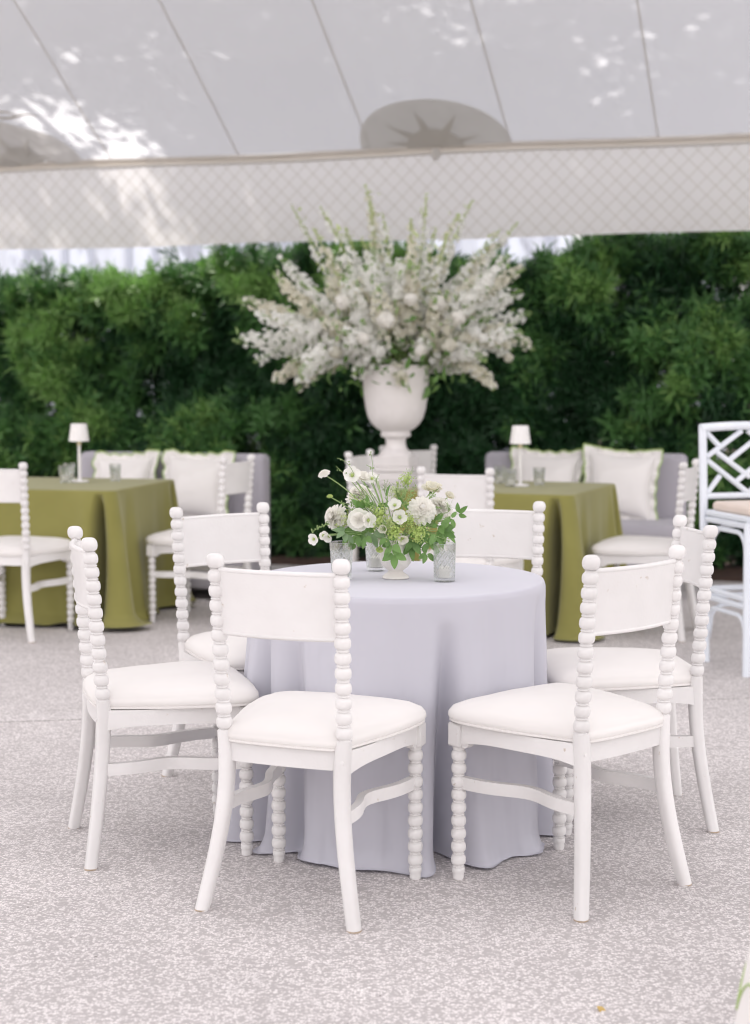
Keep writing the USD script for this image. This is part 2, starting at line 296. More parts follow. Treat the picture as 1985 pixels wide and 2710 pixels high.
# reinforcing patches with a pointed star where the side poles meet the eave
def patch(s0, R=0.50, mt='canvas_patch', ms='canvas_star'):
    a = np.linspace(0, np.pi, 60); q = np.linspace(0.0, 1, 16)
    def fn(A, Q):
        return roof_pt(s0 + Q * R * 1.06 * np.cos(A), 0.02 + Q * R * 0.86 * np.sin(A), -0.014)
    p = obj('patch', grid(fn, a, q), mt, tent, smooth=True)
    tips = np.radians([18, 58, 100, 140, 168])
    vs_, fs_ = [], []
    m = []
    for t in tips:
        rr = R * (0.80 if 0.5 < t < 2.6 else 0.7)
        wid = 0.17
        P = [(s0 + 0.05 * math.cos(t - 1.3), 0.03), (s0 + 0.45 * rr * math.cos(t - wid), 0.02 + 0.45 * rr * math.sin(t - wid) * 0.86), (s0 + rr * math.cos(t), 0.02 + rr * math.sin(t) * 0.86), (s0 + 0.45 * rr * math.cos(t + wid), 0.02 + 0.45 * rr * math.sin(t + wid) * 0.86)]
        P = [roof_pt(a_, b_, -0.022) for a_, b_ in P]
        m.append(T3(P, [(0, 1, 2), (0, 2, 3)]))
    base = []
    a = np.linspace(0, np.pi, 17)
    ring = [roof_pt(s0 + R * 0.40 * math.cos(x), 0.02 + R * 0.34 * math.sin(x), -0.0235) for x in a] + [roof_pt(s0, 0.02, -0.0235)]
    m.append(T3(ring, [(len(a), i, i + 1) for i in range(len(a) - 1)]))
    obj('star', cat_mesh(m), ms, p, smooth=False)
patch(0.44); patch(-2.72, 0.46, 'canvas_seam', 'canvas_patch'); patch(3.6)
# eave band with its rope, and the metal ring at the patch
def eave_path(z, t, n=120):
    return np.array([site(s, t, z + 0.008 * math.sin(s * 2.1)) for s in np.linspace(-6.9, 6.9, n)])
def band(s, q):
    return O + U * s[..., None] + V * (EAVE_T + 0.004 + 0.004 * np.sin(s * 5))[..., None] + np.array([0, 0, 1.0]) * (EAVE_Z - 0.055 + 0.06 * q + 0.006 * np.sin(s * 2.1))[..., None]
obj('eave_band', grid(band, np.linspace(-6.9, 6.9, 90), np.linspace(0, 1, 3)), 'eave_band', tent, smooth=True)
obj('eave_rope', tube(eave_path(EAVE_Z - 0.012, EAVE_T - 0.012), 0.013, 7), 'eave_band', tent)
obj('eave_hem', tube(eave_path(EAVE_Z - 0.058, EAVE_T - 0.010), 0.007, 6), 'canvas_seam', tent)
obj('pole_ring', cat_mesh([box(0.05, 0.02, 0.07, site(0.44, EAVE_T - 0.03, EAVE_Z - 0.055), 0.004)]), 'canvas_seam', tent)
# webbing straps bunched under the canvas near the left patch
for (s0, r0, s1, r1) in ((-2.95, 0.50, -2.35, 0.46), (-2.9, 0.56, -2.5, 0.50)):
    pts = [roof_pt(s0 + (s1 - s0) * q, r0 + (r1 - r0) * q + 0.02 * math.sin(q * 9), -0.02 - 0.01 * math.sin(q * 7)) for q in np.linspace(0, 1, 16)]
    obj('strap', tube(np.array(pts), 0.016 * np.sin(np.linspace(0.35, 2.8, 16)), 7, flat=(1.0, 0.5)), 'lattice_cord', tent)
# valance with its diamond lattice
VH = 0.572
def val_pt(s, q, off=0.0):
    s, q = np.broadcast_arrays(np.asarray(s, float), np.asarray(q, float))
    y = EAVE_T - 0.004 + 0.012 * np.sin(s * 3.3 + 0.7) * (1 - q) + 0.006 * np.sin(s * 9.7) * (1 - q)
    z = EAVE_Z - 0.056 - VH * (1 - q) - 0.006 * np.sin(s * 2.3) * (1 - q)
    return O + U * s[..., None] + V * (y + off)[..., None] + np.array([0, 0, 1.0]) * z[..., None]
va = obj('valance', grid(lambda s, q: val_pt(s, q), np.linspace(-5.2, 5.2, 260), np.linspace(0, 1, 14)), 'valance_cloth', tent, smooth=True)
cords = []
DS = 0.118
for sgn in (1, -1):
    s = -6.0
    while s < 6.0:
        q = np.linspace(0, 1, 9); ss = s + sgn * q * VH * 1.0
        if ss.min() > -5.2 and ss.max() < 5.2:
            a = val_pt(ss - 0.0026, q, -0.005); b = val_pt(ss + 0.0026, q, -0.005)
            n = len(q); f = []
            for i in range(n - 1): f += [(i, n + i, n + i + 1), (i, n + i + 1, i + 1)]
            cords.append(T3(np.vstack([a, b]), f))
        s += DS
obj('lattice', cat_mesh(cords), 'lattice_cord', va, smooth=False)

# pleated white side drape beyond the hedge, seen over its top
def drape(s0, s1, t, name_label):
    def fn(s, q):
        y = t + (0.055 * np.sin(s * 17 + 2 * np.sin(s * 2.1)) + 0.03 * np.sin(s * 31 + 1)) * (0.6 + 0.5 * (1 - q))
        return O + U * s[..., None] + V * y[..., None] + np.array([0, 0, 1.0]) * (0.02 + 3.1 * q)[..., None]
    tag(obj('side_drape', grid(fn, np.linspace(s0, s1, int((s1 - s0) * 60)), np.linspace(0, 1, 8)), 'drape_cloth', smooth=True), name_label, 'curtain')
drape(-6.2, 1.05, HEDGE_T + 1.55, 'pleated bluish white curtain over the hedge on the left of the urn flowers')
drape(1.35, 2.25, HEDGE_T + 1.75, 'narrow pleated bluish white curtain over the hedge right of the urn flowers')
drape(2.95, 6.0, HEDGE_T + 1.75, 'bluish white curtain behind the hedge at the far right edge')

# ------------------------------------------------------------------ hedge
def sprig(seed, n=20, L=0.086, w=0.0105):
    r = np.random.default_rng(seed); v, f = [], []
    for i in range(n):
        az = i * 2.399 + r.normal(0, 0.2); el = r.uniform(0.1, 1.25); l = L * r.uniform(0.7, 1.25)
        d_ = np.array([math.cos(az) * math.cos(el), math.sin(az) * math.cos(el), math.sin(el)])
        side = np.array([-math.sin(az), math.cos(az), 0]) * w / 2
        base = np.array([0, 0, r.uniform(-0.05, 0.02)])
        m_ = base + d_ * l * 0.5 + [0, 0, 0.004]; t_ = base + d_ * l + [0, 0, -0.012]
        k = len(v); v += [base, m_ - side, m_ + side, t_]; f += [(k, k + 1, k + 2), (k + 1, k + 3, k + 2)]
    return T3(v, f)

def instancer(path, protos, pos, dirs, scales, idx, spins, kind='stuff'):
    pi = UsdGeom.PointInstancer.Define(stage, path); rel = pi.CreatePrototypesRel()
    for i, (nm, mesh, mt) in enumerate(protos):
        pth = f'{path}/{nm}' + ('' if i == 0 else f'_{i:03d}')
        usdkit.mesh(stage, pth, mesh, M[mt], smooth=False); rel.AddTarget(pth)
    q = []
    for d_, sp in zip(dirs, spins):
        z = Gf.Vec3d(*map(float, d_)).GetNormalized(); r = Gf.Rotation(Gf.Vec3d(0, 0, 1), float(sp)) * Gf.Rotation(Gf.Vec3d(0, 0, 1), z)
        q.append(Gf.Quath(r.GetQuat()))
    pi.CreatePositionsAttr(Vt.Vec3fArray.FromNumpy(np.asarray(pos, np.float32))); pi.CreateOrientationsAttr(Vt.QuathArray(q))
    pi.CreateScalesAttr(Vt.Vec3fArray.FromNumpy(np.repeat(np.asarray(scales, np.float32)[:, None], 3, 1))); pi.CreateProtoIndicesAttr(Vt.IntArray.FromNumpy(np.asarray(idx, np.int32)))
    if kind: pi.GetPrim().SetCustomDataByKey('kind', kind)
    return pi

hedge = thing('hedge', 'tall dark green feathery leaved hedge growing behind both grey sofas', 'hedge')
rng = np.random.default_rng(11)
def hedge_top(s):
    base = np.interp(s, [-6, -4.2, -3.3, -2.7, -2.1, -1.6, -1.1, -0.4, 0.6, 1.2, 1.7, 2.3, 2.8, 4, 6], [2.12, 2.08, 2.06, 2.08, 2.05, 2.12, 2.30, 2.24, 2.14, 2.18, 2.31, 2.27, 2.23, 2.30, 2.3])
    return base + 0.22 * (meshkit.fbm(np.stack([s * 3.6, s * 0, s * 0], -1), 3, 9) - 0.5)
def bulge(s, z):
    return 0.80 * (meshkit.fbm(np.stack([s * 1.5, z * 1.5 + 7, s * 0], -1), 3, 21) - 0.45) + 0.10 * (meshkit.noise(np.stack([s * 5, z * 5, s * 0], -1), 4) - 0.5)
N = 22000
s = rng.uniform(-5.6, 5.4, N); zt = hedge_top(s); z = zt * (1 - rng.random(N) ** 1.15 * 0.985)
depth = np.abs(rng.normal(0, 1, N)) * 0.10 * rng.choice([0.5, 1, 4.0], N, p=[0.40, 0.30, 0.30])
t = HEDGE_T + 0.12 - bulge(s, z) + depth + np.clip((z - zt + 0.35) / 0.35, 0, 1) ** 2 * 0.35 * rng.random(N) + 0.12 * np.clip(1 - z / 0.5, 0, 1)
keep = meshkit.noise(np.stack([s * 3.6, z * 3.6, t * 3.6], -1), 8) > 0.36
keep |= depth > 0.22
# crown over the top: sprigs across the hedge's depth
MI = 7000; s = np.r_[s, rng.uniform(-5.6, 5.4, MI)]; zi = hedge_top(s[N:]) * rng.random(MI) * 0.97; z = np.r_[z, zi]; t = np.r_[t, HEDGE_T + rng.uniform(0.35, 0.75, MI)]; keep = np.r_[keep, np.ones(MI, bool)]
M2 = 2600; s2 = rng.uniform(-5.6, 5.4, M2); t2 = HEDGE_T + rng.uniform(0, 0.75, M2); z2 = hedge_top(s2) - 0.24 * rng.random(M2) ** 1.3 + 0.06 * (meshkit.noise(np.stack([s2 * 9, t2 * 9, s2 * 0], -1), 3) - 0.5)
# long shoots standing proud of the top
sh_s, sh_t, sh_z = [], [], []
for s0 in np.r_[rng.uniform(-5, 5, 30), [1.62, 1.76, 1.74, -1.35, -1.05, -2.95]]:
    h_ = rng.uniform(0.08, 0.20); t0 = HEDGE_T + rng.uniform(0.0, 0.35)
    for q in np.linspace(0.1, 1, 4): sh_s.append(s0 + 0.02 * q); sh_t.append(t0); sh_z.append(float(hedge_top(np.array([s0]))[0]) - 0.03 + h_ * q)
S_, T_, Z_ = np.r_[s[keep], s2, sh_s], np.r_[t[keep], t2, sh_t], np.r_[z[keep], z2, sh_z]
pos = O + U * S_[:, None] + V * T_[:, None] + np.array([0, 0, 1.0]) * Z_[:, None]
n = len(pos); out = -V * 0.9 + np.array([0, 0, 0.55])
dirs = out + rng.normal(0, 0.45, (n, 3)); dirs[keep.sum():, 2] += 0.9
prot = rng.choice(6, n, p=[0.2, 0.18, 0.2, 0.2, 0.13, 0.09])
lum = meshkit.noise(np.stack([S_ * 1.7, Z_ * 1.7, T_ * 0], -1), 33) + 0.25 * (Z_ / 2.3)
prot = np.where((S_ < -0.9) & (rng.random(n) < 0.16), rng.integers(4, 6, n), prot)
ti = np.zeros(n, bool); ti[np.flatnonzero(keep[:N]).size:keep.sum()] = True
prot = np.where((lum < 0.55) & (prot >= 4), prot - 4, prot); prot = np.where((lum > 0.85) & (prot < 2) & (rng.random(n) < 0.6), prot + 4, prot)
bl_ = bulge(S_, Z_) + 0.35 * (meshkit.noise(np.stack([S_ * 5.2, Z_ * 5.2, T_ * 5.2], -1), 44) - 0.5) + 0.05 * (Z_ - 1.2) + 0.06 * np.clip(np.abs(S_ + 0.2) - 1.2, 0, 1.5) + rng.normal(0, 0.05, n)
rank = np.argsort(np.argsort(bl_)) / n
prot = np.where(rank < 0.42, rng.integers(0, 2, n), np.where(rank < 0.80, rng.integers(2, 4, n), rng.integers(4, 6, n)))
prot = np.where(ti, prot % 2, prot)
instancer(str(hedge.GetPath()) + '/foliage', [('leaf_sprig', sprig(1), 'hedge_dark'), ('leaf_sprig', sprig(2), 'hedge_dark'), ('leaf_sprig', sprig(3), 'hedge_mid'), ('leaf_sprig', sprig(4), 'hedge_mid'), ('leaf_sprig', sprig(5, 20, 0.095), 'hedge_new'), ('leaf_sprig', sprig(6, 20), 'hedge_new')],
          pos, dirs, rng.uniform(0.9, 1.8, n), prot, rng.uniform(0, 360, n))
for s0 in np.arange(-5.2, 5.4, 0.62):
    s0 += rng.uniform(-0.15, 0.15); p = []
    for q in np.linspace(0, 1, 6): p.append(site(s0 + 0.10 * math.sin(q * 5 + s0), HEDGE_T + 0.45 + 0.06 * math.cos(q * 4 + s0), -0.03 + 1.95 * q))
    obj('trunk', tube(np.array(p), np.linspace(0.035, 0.012, 6), 7), 'bark', hedge)

# tall shrub behind the hedge and the trees that throw their leaf shade on the tent
def leaf_quad(L=0.10, w=0.05):
    return T3([(0, -w / 2, 0), (L, 0, 0.01), (0, w / 2, 0), (-L * 0.6, 0, -0.01)], [(0, 1, 2), (0, 2, 3)])
def leaf_clump(seed, n, R, L, w):
    r = np.random.default_rng(seed); ms = []
    for i in range(n):
        p = r.normal(0, R * 0.5, 3); ms.append(place(leaf_quad(L * r.uniform(0.7, 1.2), w), p, r.normal(0, 1, 3), r.uniform(0, 6)))
    return cat_mesh(ms)
sb = thing('shrub', 'taller bright leaved shrub rising behind the hedge at the right', 'shrub', site(2.62, HEDGE_T + 1.2))
rr = np.random.default_rng(5)
m = cat_mesh([place(sprig(40 + i % 5, 14, 0.10, 0.02), (rr.normal(0, 0.22), rr.normal(0, 0.15), 2.35 + rr.normal(0, 0.24)), rr.normal(0, 0.6, 3) + [0, -0.3, 0.8], rr.uniform(0, 6), rr.uniform(0.9, 1.5)) for i in range(230)])
obj('crown', m, 'hedge_mid', sb, smooth=False)
obj('stem', tube(np.array([(0.02 * math.sin(q * 5), 0, -0.03 + 2.5 * q) for q in np.linspace(0, 1, 6)]), np.linspace(0.03, 0.01, 6), 7), 'bark', sb)

def shade_tree(base, top, pts, label, seed):
    tr = thing('tree', label, 'tree', base)
    b = np.array(base)
    path = bez((0, 0, -0.1), (0.2, -0.1, top * 0.5), (0.0, -0.2, top), 12)
    obj('trunk', tube(path, np.linspace(0.24, 0.07, 12), 10), 'bark', tr)
    r = np.random.default_rng(seed); limbs = []
    for i in range(9):
        e = pts[r.integers(len(pts))] - b; st = path[r.integers(4, 10)]
        limbs.append(tube(bez(st, (st + e) / 2 + [0, 0, 0.5], e, 8), np.linspace(0.07, 0.015, 8), 6))
    obj('limb', cat_mesh(limbs), 'bark', tr)
    n = len(pts)
    instancer(str(tr.GetPath()) + '/crown', [('leaf_clump', leaf_clump(seed + 1, 26, 0.30, 0.11, 0.07), 'tree_leaf'), ('leaf_clump', leaf_clump(seed + 2, 26, 0.34, 0.12, 0.08), 'tree_leaf')],
              pts - b, r.normal(0, 1, (n, 3)), r.uniform(0.8, 1.35, n), r.integers(0, 2, n), r.uniform(0, 360, n))
# crown cells: a slab of foliage across the sun's path to the visible strip of roof
rr = np.random.default_rng(17)
def slab_pts(n, s_rng, r_rng, dist, seed, gap=0.36):
    s_ = rr.uniform(*s_rng, n); r_ = rr.uniform(*r_rng, n); L_ = rr.uniform(*dist, n)
    P = roof_pt(s_, r_) + TO_SUN[None] * L_[:, None]
    k = meshkit.fbm(np.stack([s_ * 1.15, r_ * 1.15, L_ * 0.05], -1), 3, seed) > gap
    for hs, hr, hR in HOLES:
        k &= ~((np.hypot(s_ - hs, r_ - hr) < hR * rr.uniform(0.75, 1.25, n)))
    return P[k]
HOLES = [(-2.15, -0.66, 0.62), (-1.45, -0.70, 0.4), (-2.30, 0.40, 0.36), (-1.75, 0.12, 0.36), (-1.15, -0.5, 0.30), (-0.70, -0.75, 0.32), (1.75, 0.62, 0.26), (2.3, 0.95, 0.2), (-2.95, -0.3, 0.36), (-3.3, -0.75, 0.4)]
cp = slab_pts(2300, (-5.2, 5.5), (-1.35, 2.3), (4.5, 8.0), 61, 0.335)
left = cp[:, 0] < np.median(cp[:, 0])
shade_tree(tuple(site(-3.4, 15.6, 0)), 7.0, cp[left], 'broad leafy tree beyond the hedge whose shade dapples the tent at left', 71)
shade_tree(tuple(site(2.6, 15.8, 0)), 7.2, cp[~left], 'broad leafy tree beyond the hedge whose shade dapples the tent at right', 81)

# ------------------------------------------------------------------ bobbin chairs
WT, WB, WF, YT, YF, ZB, WFR, YFR, ZT = 0.1727, 0.1661, 0.2117, 0.0324, 0.0468, 0.4612, 0.2053, 0.397, 0.900
def bead_profile(z0, z1, n, rb, rn, end_ring=True):
    """n beads with a thin ring in every groove"""
    p = []; h = (z1 - z0) / n
    for i in range(n):
        b = z0 + i * h
        p += [(rn * 0.98, b), (rn * 1.10, b + 0.035 * h), (rn * 1.10, b + 0.10 * h), (rn * 0.94, b + 0.14 * h)]
        for a in np.linspace(-0.42, 0.42, 9) * np.pi:
            p.append((rn * 0.92 + (rb - rn * 0.92) * math.sqrt(max(0.0, 1 - (abs(a) / (0.42 * math.pi)) ** 2.0)) ** 1.0, b + h * (0.575 + 0.410 * a / (0.42 * math.pi))))
    return p
def sheared(m, p0, p1):
    """maps the z axis between p0.z and p1.z onto the segment p0-p1"""
    v = m.vertices; t_ = (v[:, 2:3] - p0[2]) / (p1[2] - p0[2])
    v = v.copy(); v[:, :2] += p0[:2] + (np.array(p1[:2]) - np.array(p0[:2])) * t_; m = m.copy(); m.vertices = v; return m

def seat_outline(grow=0.0, n=72):
    """bell shaped seat seen from above, counter clockwise from the rear right corner"""
    ctrl = [(0.158, -0.012), (0.178, 0.06), (0.209, 0.17), (0.229, 0.28), (0.235, 0.36), (0.224, 0.416), (0.18, 0.434), (0.08, 0.440)]
    pts = ctrl + [(-x, y) for x, y in ctrl[::-1]] + [(-0.08, -0.020), (0.08, -0.020)]
    P = np.array(pts); P = np.vstack([P, P[:1]])
    dcum = np.r_[0, np.cumsum(np.linalg.norm(np.diff(P, axis=0), axis=1))]
    tt = np.linspace(0, dcum[-1], n, endpoint=False)
    Q = np.c_[np.interp(tt, dcum, P[:, 0]), np.interp(tt, dcum, P[:, 1])]
    for _ in range(2): Q = (np.roll(Q, 1, 0) + 2 * Q + np.roll(Q, -1, 0)) / 4
    c = np.array([0, 0.2]); d_ = Q - c; d_ /= np.linalg.norm(d_, axis=1, keepdims=True)
    return Q + d_ * grow

def loft(rings):
    n = len(rings[0]); v = np.vstack(rings); k = len(rings); f = []
    i, j = np.meshgrid(np.arange(k - 1), np.arange(n), indexing='ij'); j2 = (j + 1) % n
    q = np.stack([i * n + j, i * n + j2, (i + 1) * n + j2, (i + 1) * n + j], -1).reshape(-1, 4)
    f = np.vstack([q[:, [0, 1, 2]], q[:, [0, 2, 3]]])
    v = np.vstack([v, rings[0].mean(0), rings[-1].mean(0)]); j = np.arange(n); j2 = (j + 1) % n
    f = np.vstack([f, np.stack([j2, j, np.full(n, k * n)], 1), np.stack([(k - 1) * n + j, (k - 1) * n + j2, np.full(n, k * n + 1)], 1)])
    return T3(v, f)

def build_chair(label, loc, rotz, group):
    c = thing('bobbin_chair', label, 'chair', loc, rotz, group)
    cen = np.array([0, 0.2])
    # cushion: domed, with a crease and piping round its foot
    rings = []
    for q, z_ in [(-0.004, 0.436), (0.004, 0.442), (0.008, 0.452), (0.007, 0.463), (-0.001, 0.476), (-0.020, 0.488), (-0.050, 0.498), (-0.095, 0.5050), (-0.14, 0.5080), (-0.18, 0.509)]:
        o = seat_outline(0); k = 1 + q / 0.21
        pq = cen + (o - cen) * k; rings.append(np.c_[pq, z_ + (z_ > 0.45) * 0.006 * (meshkit.fbm(np.c_[pq * 14, np.zeros(len(pq))], 3, 4) - 0.5)])
    cu = obj('seat_cushion', loft(rings), 'cream_vinyl', c, smooth=60)
    o = seat_outline(0.004); o = np.vstack([o, o[:2]])
    obj('piping', tube(np.c_[o, np.full(len(o), 0.4415)], 0.0042, 6), 'cream_vinyl', cu)
    # rails
    def rail(pts, hgt, thick, zc, name='seat_rail', n=14, drop=None):
        pts = np.array(pts); d_ = np.gradient(pts, axis=0); nn = np.c_[-d_[:, 1], d_[:, 0]]; nn /= np.linalg.norm(nn, axis=1, keepdims=True)
        a, b = pts + nn * thick / 2, pts - nn * thick / 2; k = len(pts)
        low = zc - hgt / 2 - (np.zeros(k) if drop is None else drop); v = np.vstack([np.c_[a, low], np.c_[b, low], np.c_[b, np.full(k, zc + hgt / 2)], np.c_[a, np.full(k, zc + hgt / 2)]])
        f = []
        for i in range(k - 1):
            for x, y in ((0, 1), (1, 2), (2, 3), (3, 0)):
                f += [(x * k + i, y * k + i, y * k + i + 1), (x * k + i, y * k + i + 1, x * k + i + 1)]
        f += [(0, 3 * k, 2 * k), (0, 2 * k, k), (k - 1, 2 * k - 1, 3 * k - 1), (k - 1, 3 * k - 1, 4 * k - 1)]
        mm = T3(v, f); mm.fix_normals(); return obj(name, mm, 'white_wood', c, smooth=30)
    rail(bez((-0.150, 0.002), (0, -0.016), (0.150, 0.002), 14)[:, :2], 0.048, 0.022, 0.412)
    tt = np.linspace(0, 1, 14)
    for sg in (-1, 1):
        q = bez((0.166, -0.004), (0.206, 0.18), (0.208, 0.380), 14)
        rail(np.c_[sg * q[:, 0], q[:, 1]], 0.044, 0.022, 0.414, drop=0.016 * (1 - np.sin(np.pi * tt)) ** 2)
    rail(bez((-0.180, 0.402), (0, 0.416), (0.180, 0.402), 14)[:, :2], 0.044, 0.022, 0.414)
    for sg in (-1, 1):
        # front leg: corner block with rounded ears, then turned beads and a stepped foot
        blk = box(0.046, 0.046, 0.066, (sg * WFR, YFR, 0.401), 0.005)
        ear = trimesh.creation.cylinder(0.017, 0.030, sections=16, transform=trimesh.transformations.rotation_matrix(np.pi / 2, (1, 0, 0))); ear.apply_translation((sg * (WFR - 0.028), YFR - 0.002, 0.385))
        ear2 = trimesh.creation.cylinder(0.017, 0.022, sections=16, transform=trimesh.transformations.rotation_matrix(np.pi / 2, (0, 1, 0))); ear2.apply_translation((sg * WFR, YFR - 0.030, 0.385))
        obj('corner_block', cat_mesh([blk, ear, ear2]), 'white_wood', c)
        prof = [(0.0135, 0.0), (0.0150, 0.003), (0.0155, 0.012), (0.0150, 0.017), (0.0172, 0.019), (0.0176, 0.026), (0.0172, 0.031)] + [(r_, z_) for r_, z_ in bead_profile(0.033, 0.358, 9, 0.0206, 0.0148)] + [(0.0165, 0.360), (0.0175, 0.372)]
        leg = lathe(prof, 24); leg.apply_translation((sg * WFR, YFR, 0))
        obj('front_leg', leg, 'white_wood', c, smooth=55)
        # rear leg: plain, curving back and outwards to the floor
        zz = np.linspace(0, 1, 16); top = np.array([sg * WB, 0, ZB + 0.004]); ft = np.array([sg * WF, -YF, 0.0])
        path = np.array([top * (1 - q) + ft * q + np.array([-sg * 0.020, 0.012, 0]) * math.sin(math.pi * q ** 0.8) for q in zz])
        path[-1, 2] = 0.0
        rad = np.interp(zz, [0, 0.03, 0.12, 1], [0.0185, 0.0205, 0.0212, 0.0178])
        lg = tube(path, rad, 20, sq=2.7, up=(0, 1, 0))
        v = lg.vertices.copy(); v[:, 2] = np.maximum(v[:, 2], 0.0); lg.vertices = v
        rl = obj('rear_leg', lg, 'white_wood', c, smooth=60)
        cap = tube(np.array([path[-1] + [0, 0, 0.0005], path[-1] + [0, 0, 0.004]]), [0.0174, 0.0182], 20, sq=2.7, up=(0, 1, 0))
        obj('foot_edge', cap, 'worn_wood', rl)
        plug = trimesh.creation.cylinder(0.0055, 0.003, sections=14, transform=trimesh.transformations.rotation_matrix(np.pi / 2, (1, 0, 0))); plug.apply_translation((sg * (WB + 0.003), -0.0185, 0.412))
        obj('screw_plug', cat_mesh([plug]), 'white_wood', rl)
        # beaded post
        n_b = 11; z1 = ZT - 0.021
        prof = [(0.0182, ZB - 0.004), (0.0182, ZB)] + bead_profile(ZB, z1, n_b, 0.0212, 0.0152) + [(0.0146, z1 + 0.001), (0.0155, z1 + 0.002)] + [(0.0228 * max(0.05, math.cos(a)) ** 0.55, ZT + 0.002 + 0.0195 * math.sin(a)) for a in np.linspace(-0.42 * np.pi, 0.495 * np.pi, 16)]
        post = sheared(lathe(prof, 28), (sg * WB, 0, ZB), (sg * WT, -YT, ZT))
        obj('back_post', post, 'white_wood', c, smooth=55)
        # side stretcher: flat bar bowed inwards
        a_, b_ = np.array([sg * 0.168, -0.006, 0.268]), np.array([sg * (WFR - 0.006), YFR - 0.012, 0.268])
        q = np.linspace(0, 1, 22)
        pts = np.outer(1 - q, a_) + np.outer(q, b_); pts[:, 0] -= sg * (0.040 * np.exp(-((q - 0.50) / 0.22) ** 2) * np.clip(q * 8, 0, 1))
        st = tube(pts, 1.0, 4, flat=(0.0145, 0.0235))
        obj('stretcher', st, 'white_wood', c, smooth=30)
    # back panel, bowed backwards, with rolled top and bottom edges
    def pp(x, z_, off=0.0):
        k = (z_ - ZB) / (ZT - ZB); hw = WB + (WT - WB) * k
        return np.stack([x * hw, -YT * k - 0.026 * (1 - x ** 2) + off, z_ + 0 * x], -1)
    xs = np.linspace(-0.93, 0.93, 24); zs = np.linspace(0.722, 0.878, 6)
    fr = grid(lambda x, z_: pp(x, z_, 0.005), xs, zs); bk = grid(lambda x, z_: pp(x, z_, -0.005), xs, zs); bk.invert()
    rim = []
    for z_ in (zs[0], zs[-1]): rim.append(grid(lambda x, o_: pp(x, z_, o_), xs, np.array([-0.005, 0.005])))
    pn = obj('back_panel', cat_mesh([fr, bk] + rim), 'white_wood', c, smooth=30)
    for z_ in (0.720, 0.880):
        obj('panel_edge', tube(pp(xs, np.full(24, z_)), 0.0068, 10), 'white_wood', pn)
    return c

G1, G2 = 'white bobbin chairs round the lilac table', 'white bobbin chairs at the olive tables'
ch = build_chair('white bobbin chair nearest the camera, its back panel turned to us', (-0.230, 3.953, 0), -22.1, G1)
ROUND = [((-0.806, 4.542), -73.1, 'white bobbin chair at the left side of the lilac table, seen side on'),
         ((0.645, 4.085), 41.9, 'white bobbin chair at the front right of the lilac table, seat pointing left'),
         ((0.954, 4.898), 94.1, 'white bobbin chair at the far right of the lilac table, behind the front right chair'),
         ((-0.513, 5.444), -143.8, 'white bobbin chair behind the lilac table on its left, facing us'),
         ((0.405, 5.627), 166.2, 'white bobbin chair behind the lilac table and flowers, facing us at right')]
FAR = [((-1.945, 8.175), -16.4, 'white bobbin chair cut by the left frame edge, at the left olive table'),
       ((-0.787, 8.787), 68.8, 'white bobbin chair on the right side of the left olive table, before the sofa pillows'),
       ((0.398, 7.709), -19.5, 'white bobbin chair at the front of the right olive table'),
       ((1.608, 8.300), 68.0, 'white bobbin chair on the right side of the right olive table'),
       ((-0.061, 9.346), -110.9, 'white bobbin chair in front of the stone pedestal, left of the right olive table'),
       ((0.20, 10.10), 20.0, 'white bobbin chair half hidden behind the stone pedestal')]
for (p, a, l) in ROUND: dup(ch, 'bobbin_chair', l, 'chair', (*p, 0), a, G1)
for (p, a, l) in FAR: dup(ch, 'bobbin_chair', l, 'chair', (*p, 0), a, G2)

# ------------------------------------------------------------------ round table under its lilac cloth
TC, TR, TZ = np.array([0.070, 4.790]), 0.440, 0.752
rt = thing('round_table', 'small round table hidden under the floor length lilac cloth', 'table', (*TC, 0))
obj('tabletop', lathe([(0.0, TZ - 0.034), (TR - 0.008, TZ - 0.034), (TR - 0.004, TZ - 0.028), (TR - 0.004, TZ - 0.008), (TR - 0.012, TZ - 0.003)], 48), 'worn_wood', rt)
obj('pedestal', lathe([(0.22, 0.0), (0.22, 0.015), (0.04, 0.04), (0.035, TZ - 0.035)], 24), 'steel', rt)
def ang(px, py, z_):
    """angle on the round table of a front pixel"""
    X, Y = (px - 992.5) / F_PX, (1355 - py) / F_PX; c, s_ = math.cos(PITCH), math.sin(PITCH); r = np.array([X, c + Y * s_, -s_ + Y * c]); t_ = (z_ - CAM_Z) / r[2]
    return math.atan2(r[1] * t_ - TC[1], r[0] * t_ - TC[0])
# folds: (angle, depth inwards, width, z where it starts)
FOLDS = [(-1.28, 0.16, 0.075, 0.68), (-0.42, 0.08, 0.07, 0.72), (-0.15, 0.08, 0.09, 0.70), (-2.30, 0.075, 0.085, 0.73), (-2.62, 0.08, 0.07, 0.73), (-2.92, 0.08, 0.08, 0.72), (2.9, 0.05, 0.12, 0.7), (2.3, 0.06, 0.1, 0.7), (1.7, 0.06, 0.12, 0.7), (1.1, 0.05, 0.1, 0.7), (0.6, 0.06, 0.1, 0.7)]
BULGE = [(-1.10, 0.065, 0.11), (-1.44, 0.05, 0.11), (-1.75, 0.02, 0.15), (-2.0, 0.03, 0.2), (-2.46, 0.04, 0.09), (-2.77, 0.045, 0.10), (-0.70, 0.035, 0.22), (-2.92, 0.075, 0.30), (-0.28, 0.05, 0.08), (0.2, 0.04, 0.2), (3.1, 0.05, 0.12)]
wrap = lambda a: (a + np.pi) % (2 * np.pi) - np.pi
